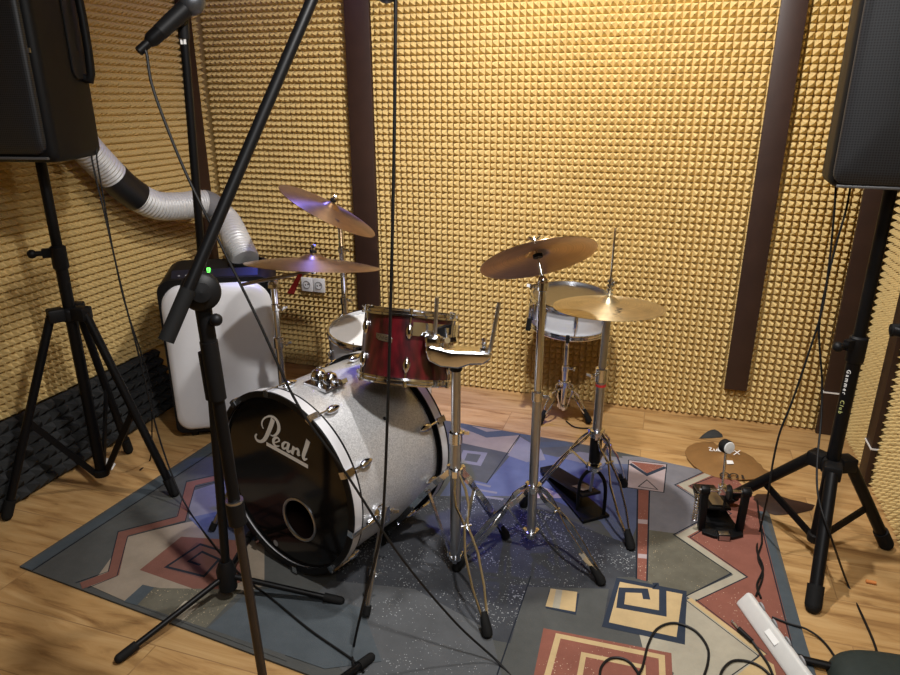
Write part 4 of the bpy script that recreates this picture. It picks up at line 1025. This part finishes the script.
# ---------------------------------------------------------------- speakers
def speaker(c, z0, fdir, w, d, h, taper, label, rim=.02):
    f = V((fdir[0], fdir[1], 0)).normalized(); x = f.cross(UP)*-1; x = UP.cross(f)     # x: to the viewer's right
    c = V((c[0], c[1], 0)); t = thing('loudspeaker', label, 'loudspeaker', c+UP*z0, 'loudspeakers on stands')
    rot = M((x, -f, UP)).transposed(); WORLD[t.name] = M.Translation(c+UP*z0) @ rot.to_4x4(); t.matrix_world = WORLD[t.name]
    def q(a, e, z): return c+x*a+f*e+UP*(z0+z)
    hw = w/2
    b = MB(); pl = [(-hw, d/2), (hw, d/2), (hw, d*.12), (hw*taper, -d/2), (-hw*taper, -d/2), (-hw, d*.12)]
    b.prism([q(a, e, 0) for a, e in pl], UP*h); body = b.build('cabinet', BLACKP, t, bevel=.028, segs=4)
    b = MB(); rows = []
    for k, (s, e) in enumerate(((1, .0), (1, .008), (.985, .014), (.9, .019), (.5, .021), (.1, .0215))):
        rr = rrect((w-2*rim), rim*1.3, h-rim, .03, .03, 5); cz = h/2
        rows.append([q(a*s, d/2+e, cz+(z-cz)*s) for a, z in rr])
    b.ring_rows(rows); b.build('grille', GRILLE, t, angle=60)
    b = MB(); b.box(q(0, d/2+.002, rim*.7), (w-.04, .012, .008), x, f, UP); b.build('bottom_lip', mat('grey_lip', (.09, .09, .092), .35, noise=.1), t, bevel=.003)
    b = MB(); b.lathe([(.03, -.004), (.03, .006), (.0001, .006)], q(0, 0, -.003), UP, 20); b.build('pole_socket', BLACKM, t)
    return t, q, x, f, hw
t, q, x, f, hw = speaker((LS.x-.03, LS.y+.01), LZ+.012, (-BN.x+.17, -BN.y), .40, .31, .62, .72, 'black loudspeaker with side handle at the top left of the photo')
# side handle (viewer's right)
e0 = V((0, 0, 0)); hs = (q(hw*.72, -.155, 0)-q(hw, .037, 0)).normalized(); hn3 = UP.cross(hs)*-1
if hn3.dot(x) < 0: hn3 = -hn3
hcen = q(hw*.875, -.055, .37)
b = MB(); rr = rrect(.105, -.13, .13, .03, .03, 6); b.prism([hcen+hs*a+UP*z+hn3*.0005 for a, z in rr], hn3*.004); hr = b.build('handle_recess', mat('recess_black', (.004, .004, .004), .7, noise=.1), t)
b = MB(); b.tube([hcen+hs*.03-UP*.125+hn3*.0, hcen+hs*.03-UP*.115+hn3*.026, hcen+hs*.03+UP*.115+hn3*.026, hcen+hs*.03+UP*.125+hn3*.0], .013, 12, sm=3); b.build('handle', BLACKP, t)
b = MB(); b.box(q(hw-.03, .1575, .31), (.035, .003, .012), x, f, UP); b.build('badge', STEEL, t)
speaker((RS.x+.055, RS.y+.01), RZ-.008, (-.36, -.93), .44, .36, .70, .72, 'black loudspeaker with perforated grille at the top right of the photo', rim=.008)

# ---------------------------------------------------------------- microphone stands
def mic_base(t, c, z_hub, feet, r=.0125):
    c = V((c[0], c[1], 0))
    b = MB(); b.lathe([(.016, -.05), (.026, -.045), (.028, .02), (.017, .05)], c+UP*z_hub, UP, 20, cap=True); b.build('leg_hub', BLACKP, t)
    for f in feet:
        f = V((f[0], f[1], 0)); d = (f-c).normalized(); p0 = c+d*.02+UP*z_hub*.95; p1 = f+UP*.0155; e = (p1-p0).normalized()
        b = MB(); b.cyl(p0, p1, .0085, 14); lg = b.build('leg', BLACKM, t)
        b = MB(); b.tube([p1-e*.05, p1-e*.008, p1], .0125, 14); b.ball(p1, .0123, 10); b.build('rubber_foot', RUBBER, lg)
# straight stand with microphone (farther)
a0 = flo(230, 600); a0 = V((a0.x, a0.y, 0)); a_top = atY(184, 34, 1.60)
ms = thing('mic_stand', 'black straight microphone stand left of the bass drum head', 'mic stand', a0, 'black microphone stands')
dA = (a_top-(a0+UP*.09)).normalized()
def am(z): return a0+UP*.09+dA*z
mic_base(ms, a0, .09, [flo(120, 663), flo(341, 605), a0+V((-.02, .3, 0))])
tube(ms, am(-.02), am(.66), .0125, BLACKM, 'lower_tube', 16); tube(ms, am(.64), a_top, .0095, BLACKM, 'upper_rod', 14)
b = MB(); b.tube([am(.60), am(.62), am(.70), am(.72)], .018, 14); b.build('clutch', BLACKP, ms)
tail = atY(148, 43, 1.53); grl = atY(199, -4, 1.60); md = (grl-tail).normalized(); ML = (grl-tail).length
b = MB(); b.tube([a_top-dA*.01, a_top+dA*.03], .012, 12); cp_ = tail+md*ML*.52; b.cyl(a_top+dA*.02, cp_-md*.0, .011, 12); b.tube([cp_-md*.045, cp_+md*.03], (.0165, .0185), 16); b.build('mic_clip', BLACKP, ms)
b = MB(); q = a_top-dA*.012; b.box(q+V((0, -.0082, 0)), (.012, .002, .018)); b.build('sticker', PAPER, ms)
mc_ = thing('microphone', 'black handheld microphone in the clip of the straight stand', 'microphone', tail, 'microphones')
b = MB(); b.tube([tail, tail+md*.01, tail+md*ML*.72], lambda u: .010+.0075*min(1, u*1.4), 18); b.build('body', BLACKM, mc_)
b = MB(); b.ball(tail+md*(ML*.72+.022), .026, 16, sq=(1, 1, 1.1), axis=md); b.build('grille', GRID, mc_)
b = MB(); b.cyl(tail+md*.003-md*.03, tail+md*.004, .0095, 14); b.build('plug', BLACKM, mc_)

# boom stand (nearer)
bp0 = V((-.392, 1.11, 0)); piv = atY(200.5, 291, 1.10)
bs = thing('mic_boom_stand', 'black boom microphone stand nearest the viewer with a big round joint', 'mic stand', bp0, 'black microphone stands')
dB = (piv-(bp0+UP*.1)).normalized(); LB = (piv-(bp0+UP*.1)).length
def bm_(z): return bp0+UP*.1+dB*z
mic_base(bs, bp0, .10, [flo(371, 662), bp0+V((-.33, .02, 0)), bp0+V((.15, -.29, 0))])
col_z = None
for k in range(200):
    p = bm_(LB*k/200)
    dd = p-CAM; dep = dd.y*math.cos(PITCH)-dd.z*math.sin(PITCH); yy = 337.5-F*(dd.y*math.sin(PITCH)+dd.z*math.cos(PITCH))/dep
    if yy < 508: col_z = LB*k/200; break
tube(bs, bm_(-.02), bm_(col_z), .0095, mat('worn_dark_metal', (.03, .022, .018), .4, .3, noise=.3), 'lower_tube', 18)
tube(bs, bm_(col_z), bm_(LB-.08), .0115, BLACKM, 'upper_tube', 18)
b = MB(); b.tube([bm_(col_z-.035), bm_(col_z-.03), bm_(col_z+.012)], .0175, 18); b.build('clutch', BLACKP, bs)
b = MB(); b.cyl(bm_(col_z+.012), bm_(col_z+.017), .0165, 18); b.build('clutch_ring', STEEL, bs)
b = MB(); b.tube([bm_(LB-.20), bm_(LB-.19), bm_(LB-.10), bm_(LB-.09)], .0155, 18); b.tube([bm_(LB-.20)+V((-.012, 0, 0)), bm_(LB-.11)+V((-.012, 0, 0))], .0095, 12); b.build('grip', BLACKP, bs)
b = MB(); b.tube([bm_(LB-.10), bm_(LB-.04), bm_(LB-.02)], .014, 16); b.ball(bm_(LB-.06)+V((.022, -.01, .012)), .011, 12); b.cyl(bm_(LB-.06), bm_(LB-.06)+V((.024, -.01, .012)), .008, 12); b.build('neck', BLACKP, bs)
pn = (CAM-piv).normalized(); pn = V((pn.x*.9+.05, pn.y, pn.z*.6)).normalized()
b = MB(); b.lathe([(.028, -.020), (.033, -.016), (.033, .014), (.028, .020), (.016, .024), (.016, .034), (.0001, .036)], piv, pn, 32); b.lathe([(.0001, -.021), (.028, -.020)], piv, pn, 32); b.build('boom_joint', BLACKP, bs)
b0 = atY(166, 341, 1.02); b1 = atY(312, 0, 1.27); bd_ = (b1-b0).normalized(); bend = b0+bd_*.98
b = MB(); b.cyl(b0+bd_*.05, bend, .0100, 16); b.build('boom_arm', BLACKM, bs)
b = MB(); b.tube([b0, b0+bd_*.004, b0+bd_*.086, b0+bd_*.09], .0128, 16); b.build('counterweight', RUBBER, bs)
m_t = V((bend.x+.035, bend.y+.02, bend.z-.015))
mtop = m_t; mend = atY(385, 3, 1.42); mdir = (mend-mtop).normalized()
b = MB(); b.cyl(bend, m_t, .009, 12); b.tube([m_t-mdir*.03, m_t+mdir*.03], .017, 14); b.build('mic_clip', BLACKP, bs)
mm2 = thing('microphone', 'black microphone hanging head down from the boom at the top edge', 'microphone', m_t, 'microphones')
Lm = (mend-mtop).length
b = MB(); b.tube([m_t-mdir*.06, m_t+mdir*(Lm-.05)], (.0125, .0165), 16); b.build('body', BLACKM, mm2)
b = MB(); b.ball(mend-mdir*.028, .025, 14, sq=(1, 1, 1.15), axis=mdir); b.build('grille', GRID, mm2)

# ---------------------------------------------------------------- cables
def cable(pts, label, r=.0032, name='cable', m=CABLE, sm=10, group='black cables', cat='cable'):
    b = MB(); b.tube([V(p) for p in pts], r, 8, sm=sm); return tag(b.build(name, m, None, mtx=M.Translation(V(pts[-1])) @ ROTI), label, cat, group)
rz = RUGZ+.006
cable([tail-md*.028, atY(146, 52, 1.52), atY(152, 85, 1.51), atY(170, 135, 1.50), atY(190, 182, 1.49), atY(220, 243, 1.47), atY(258, 320, 1.45), atY(298, 405, 1.43), atY(345, 472, 1.42), atY(400, 556, 1.41), atY(455, 622, 1.40), flo(500, 664, rz), flo(530, 700, rz), flo(560, 740, rz)], 'thin black cable from the straight-stand microphone across the bass drum front')
cable([m_t-mdir*.058, m_t-mdir*.1+V((.02, .0, .02)), atY(395, -60, 1.42), atY(395.5, 0, 1.42), atY(394.5, 120, 1.42), atY(392, 250, 1.42), atY(388, 400, 1.42), atY(383, 515, 1.42), atY(375, 560, 1.415), atY(363, 605, 1.40), flo(354, 645, rz), flo(353, 664, rz), flo(361, 690, rz)], 'black cable hanging straight down in front of the red tom', r=.0036)
lb = atY(91, 148, 2.31)
cable([lb, atY(93, 165, 2.30), atY(106, 220, 2.27), atY(122, 290, 2.24), atY(138, 352, 2.21), atY(157, 430, 2.18), atY(174, 480, 2.13), flo(190, 512, rz), flo(214, 545, rz), flo(240, 574, rz), flo(272, 599, rz), flo(310, 630, rz), flo(350, 658, rz), flo(364, 672, rz)], 'black cable from the left speaker down to the rug')
cable([lb+V((.01, .02, 0)), atY(97, 160, 2.32), atY(103, 195, 2.31), atY(112, 245, 2.30), atY(124, 300, 2.29), atY(140, 350, 2.28), atY(150, 385, 2.3), atY(152, 420, 2.3), flo(150, 460, .005), flo(140, 470, .005)], 'second black cable looping behind the left speaker cable', r=.0028)
rb_ = V((1.06, 1.93, RZ+.03))
cable([atY(836, 184, 1.93), atY(834, 215, 1.92), atY(829, 265, 1.91), atY(822, 310, 1.90), atY(808, 355, 1.89), atY(792, 402, 1.88), atY(780, 432, 1.87), atY(773, 462, 1.86), atY(768, 495, 1.85), flo(760, 530, rz), flo(757, 550, rz), flo(763, 568, rz), flo(757, 585, rz), flo(761, 598, rz)], 'left black cable from the right speaker to the power strip')
cable([atY(851, 184, 1.95), atY(846, 210, 1.94), atY(836, 245, 1.93), atY(825, 290, 1.92), atY(819, 330, 1.91), atY(822, 380, 1.89), atY(821, 420, 1.85), atY(817, 465, 1.78), atY(819, 500, 1.72), atY(832, 540, 1.66), flo(848, 585, .006), flo(862, 615, .006), flo(873, 640, .006), flo(880, 662, .006)], 'right black cable from the right speaker to the floor')
cable([flo(756, 596, rz), flo(763, 574, rz), flo(758, 557, rz), flo(762, 540, rz), flo(759, 515, rz), flo(757, 500, rz)], 'black cable twisted around another near the power strip', r=.003)
cable([flo(600, 690, rz), flo(601, 668, rz), flo(612, 658, rz), flo(628, 661, rz), flo(640, 676, rz), flo(652, 700, rz)], 'small black cable loop at the front edge of the rug', r=.0034)
cable([flo(632, 684, rz+.007), flo(642, 668, rz+.003), flo(648, 645, rz), flo(657, 629, rz), flo(674, 623, rz), flo(694, 630, rz), flo(707, 646, rz), flo(708, 662, rz), flo(701, 685, rz)], 'black cable arching over the navy spiral on the rug', r=.0034)
cable([flo(718, 690, rz), flo(722, 671, rz), flo(733, 661, rz), flo(750, 662, rz), flo(766, 671, rz), flo(780, 690, rz)], 'black cable loop between the spiral and the power strip', r=.0034)
cable([flo(772, 617, rz), flo(790, 624, rz), flo(806, 629, rz), flo(822, 640, .006), flo(836, 659, .006), flo(842, 680, .006)], 'black cable running from the power strip to the dark bag', r=.003)
cable([flo(566, 421, .005), flo(575, 427, .005), flo(590, 428, .005), flo(600, 424, .005)], 'short black cable on the floor under the snare stand', r=.003)
# jack plug and its lead
j0, j1, j2 = flo(732, 621, rz+.004), flo(739, 629, rz+.004), flo(752, 641, rz+.004)
jk = thing('jack_plug', 'black jack plug with silver tip beside the power strip', 'plug', j1)
jd = (j2-j1).normalized()
b = MB(); b.cyl(j0, j1, .0032, 12); b.ball(j0, .0033, 8); b.build('tip', CHROME, jk)
b = MB(); b.tube([j1, j1+jd*.004, j2], (.008, .006), 12); b.build('sleeve', BLACKP, jk)
b = MB(); b.tube([j2, flo(762, 655, rz), flo(770, 668, rz), flo(778, 690, rz)], .0034, 8, sm=6); b.build('lead', CABLE, jk)

# ---------------------------------------------------------------- power strip
e0, e1 = flo(735.5, 604, RUGZ), flo(786, 676, RUGZ); sd_ = (e1-e0).normalized(); sl = V((-sd_.y, sd_.x, 0))
if sl.x < 0: sl = -sl
ps_ = thing('power_strip', 'long white power strip lying on the right front of the rug', 'power strip', e0)
Lp = .40
prof_ = [(0, .0012), (.048, .0012), (.048, .030), (.043, .036), (.034, .040), (.028, .040), (.004, .012)]
b = MB(); b.prism([e0+sl*a+UP*z for a, z in prof_], sd_*Lp); b.build('housing', mat('dusty_white_plastic', (.62, .62, .60), .45, noise=.06), ps_, bevel=.004, segs=3)
b = MB(); fn = (sl*.028+UP*.024).normalized(); fnn = V((-sl.x*.65, -sl.y*.65, .76)).normalized()
cl = e0+sl*.0155+UP*.0275
b.box(cl+sd_*.16+fnn*.0005, (.05, .016, .0012), sd_, sd_.cross(fnn), fnn); b.build('label_sticker', PAPER, ps_)
b = MB()
for k in range(5): b.cyl(e0+sl*.04+UP*.0365+sd_*(.06+k*.065), e0+sl*.044+UP*.0375+sd_*(.06+k*.065), .014, 16)
b.build('socket', GREYP, ps_)

# ---------------------------------------------------------------- bag and stand leg at the bottom right
bgc = flo(893, 688, .0); bgc = V((bgc.x, bgc.y, .0))
b = MB(); rows = []; bxv = V((.97, -.2, 0)).normalized(); byv = UP.cross(bxv)
for k in range(9):
    a = PI/2*k/8; s = math.cos(a)**.45 if k < 8 else .05; z = .06*math.sin(a)+.001
    rows.append([bgc+bxv*.15*s*math.copysign(abs(math.cos(j*PI/16))**.7, math.cos(j*PI/16))+byv*.085*s*math.copysign(abs(math.sin(j*PI/16))**.7, math.sin(j*PI/16))+UP*z for j in range(32)])
b.ring_rows(rows); bag = b.build('soft_bag', BAGM, None, mtx=M.Translation(bgc) @ ROTI); tag(bag, 'dark green-black soft bag on the floor at the bottom right corner', 'bag')
l0, l1 = flo(786, 656, .017), flo(838, 668, .017); l1 = l1+(l1-l0).normalized()*(-.012)
lt = thing('stand_leg', 'black tube leg lying between the power strip and the dark bag', 'tube', l0)
b = MB(); b.cyl(l0+(l1-l0).normalized()*.02, l1, .0105, 14); b.build('tube', BLACKM, lt)
b = MB(); d_ = (l1-l0).normalized(); b.tube([l0, l0+d_*.004, l0+d_*.04], .0125, 14); b.build('rubber_foot', RUBBER, lt)
# rod end poking in at the right edge
r0, r1 = atY(891, 330, 1.36), atY(930, 331, 1.34)
rdn = thing('mic_stand_rod', 'black rod end poking in at the right edge beside the speaker pole', 'rod', r0)
b = MB(); b.tube([r0, r0+(r1-r0)*.05, V((1.15, 1.0, r1.z))], .0115, 14); b.build('rod', BLACKM, rdn); b = MB(); b.tube([r0-(r1-r0)*.01, r0+(r1-r0)*.3], .0135, 14); b.build('end_cap', RUBBER, rdn)
b = MB(); pq = V((1.15, 1.0, r1.z)); b.cyl(pq, V((pq.x, pq.y, .03)), .011, 14); b.build('post', BLACKM, rdn)
b = MB(); b.lathe([(.08, 0), (.08, .014), (.02, .03), (.0001, .03)], V((pq.x, pq.y, .0)), UP, 32); b.build('round_base', BLACKM, rdn)

# ---------------------------------------------------------------- lights
def area(name, loc, target, size, power, col, shape='DISK'):
    l = bpy.data.lights.new(name, 'AREA'); l.energy = power; l.color = col; l.shape = shape; l.size = size
    o = bpy.data.objects.new(name, l); COL.objects.link(o); o.location = loc
    o.rotation_euler = (V(target)-V(loc)).to_track_quat('-Z', 'Y').to_euler(); return o
def spot(name, loc, target, power, col, ang, blend=.5, r=.05):
    l = bpy.data.lights.new(name, 'SPOT'); l.energy = power; l.color = col; l.spot_size = math.radians(ang); l.spot_blend = blend; l.shadow_soft_size = r
    o = bpy.data.objects.new(name, l); COL.objects.link(o); o.location = loc
    o.rotation_euler = (V(target)-V(loc)).to_track_quat('-Z', 'Y').to_euler(); return o
def point(name, loc, power, col, r):
    l = bpy.data.lights.new(name, 'POINT'); l.energy = power; l.color = col; l.shadow_soft_size = r
    o = bpy.data.objects.new(name, l); COL.objects.link(o); o.location = loc; return o
spot('ceiling_lamp', (.28, 1.9, 2.36), (.56, 2.9, 1.0), 122, (1, .97, .94), 142, 1, .04)
spot('second_ceiling_lamp', (.35, .75, 2.34), (-.25, 1.6, 0), 92, (1, .975, .95), 120, 1, .06)
area('rear_fill', (.2, -.45, 2.3), (.1, 1.8, .5), .6, 9, (.97, .98, 1))  # fill light added behind the camera to lift shadows and chrome
spot('blue_stage_light', W(.75, .25, 2.3), (-.25, 2.5, 0), 95, (.10, .13, 1), 42, .5, .02)
point('blue_glow', W(.55, .6, 2.28), 2.0, (.35, .25, 1), .05)
w = bpy.data.worlds.new('world'); sc.world = w; w.use_nodes = True
w.node_tree.nodes['Background'].inputs[0].default_value = (.02, .02, .02, 1)
sc.view_settings.view_transform = 'Standard'; sc.view_settings.look = 'None'; sc.view_settings.gamma = 1; sc.view_settings.use_curve_mapping = False
sc.view_settings.exposure = 0.75

# square the room with the world axes: the whole place, camera and lamps included, turns together
bpy.context.view_layer.update()
TURN = M.Rotation(A, 4, 'Z')
for o in list(COL.objects):
    if o.parent is None: o.matrix_world = TURN @ o.matrix_world
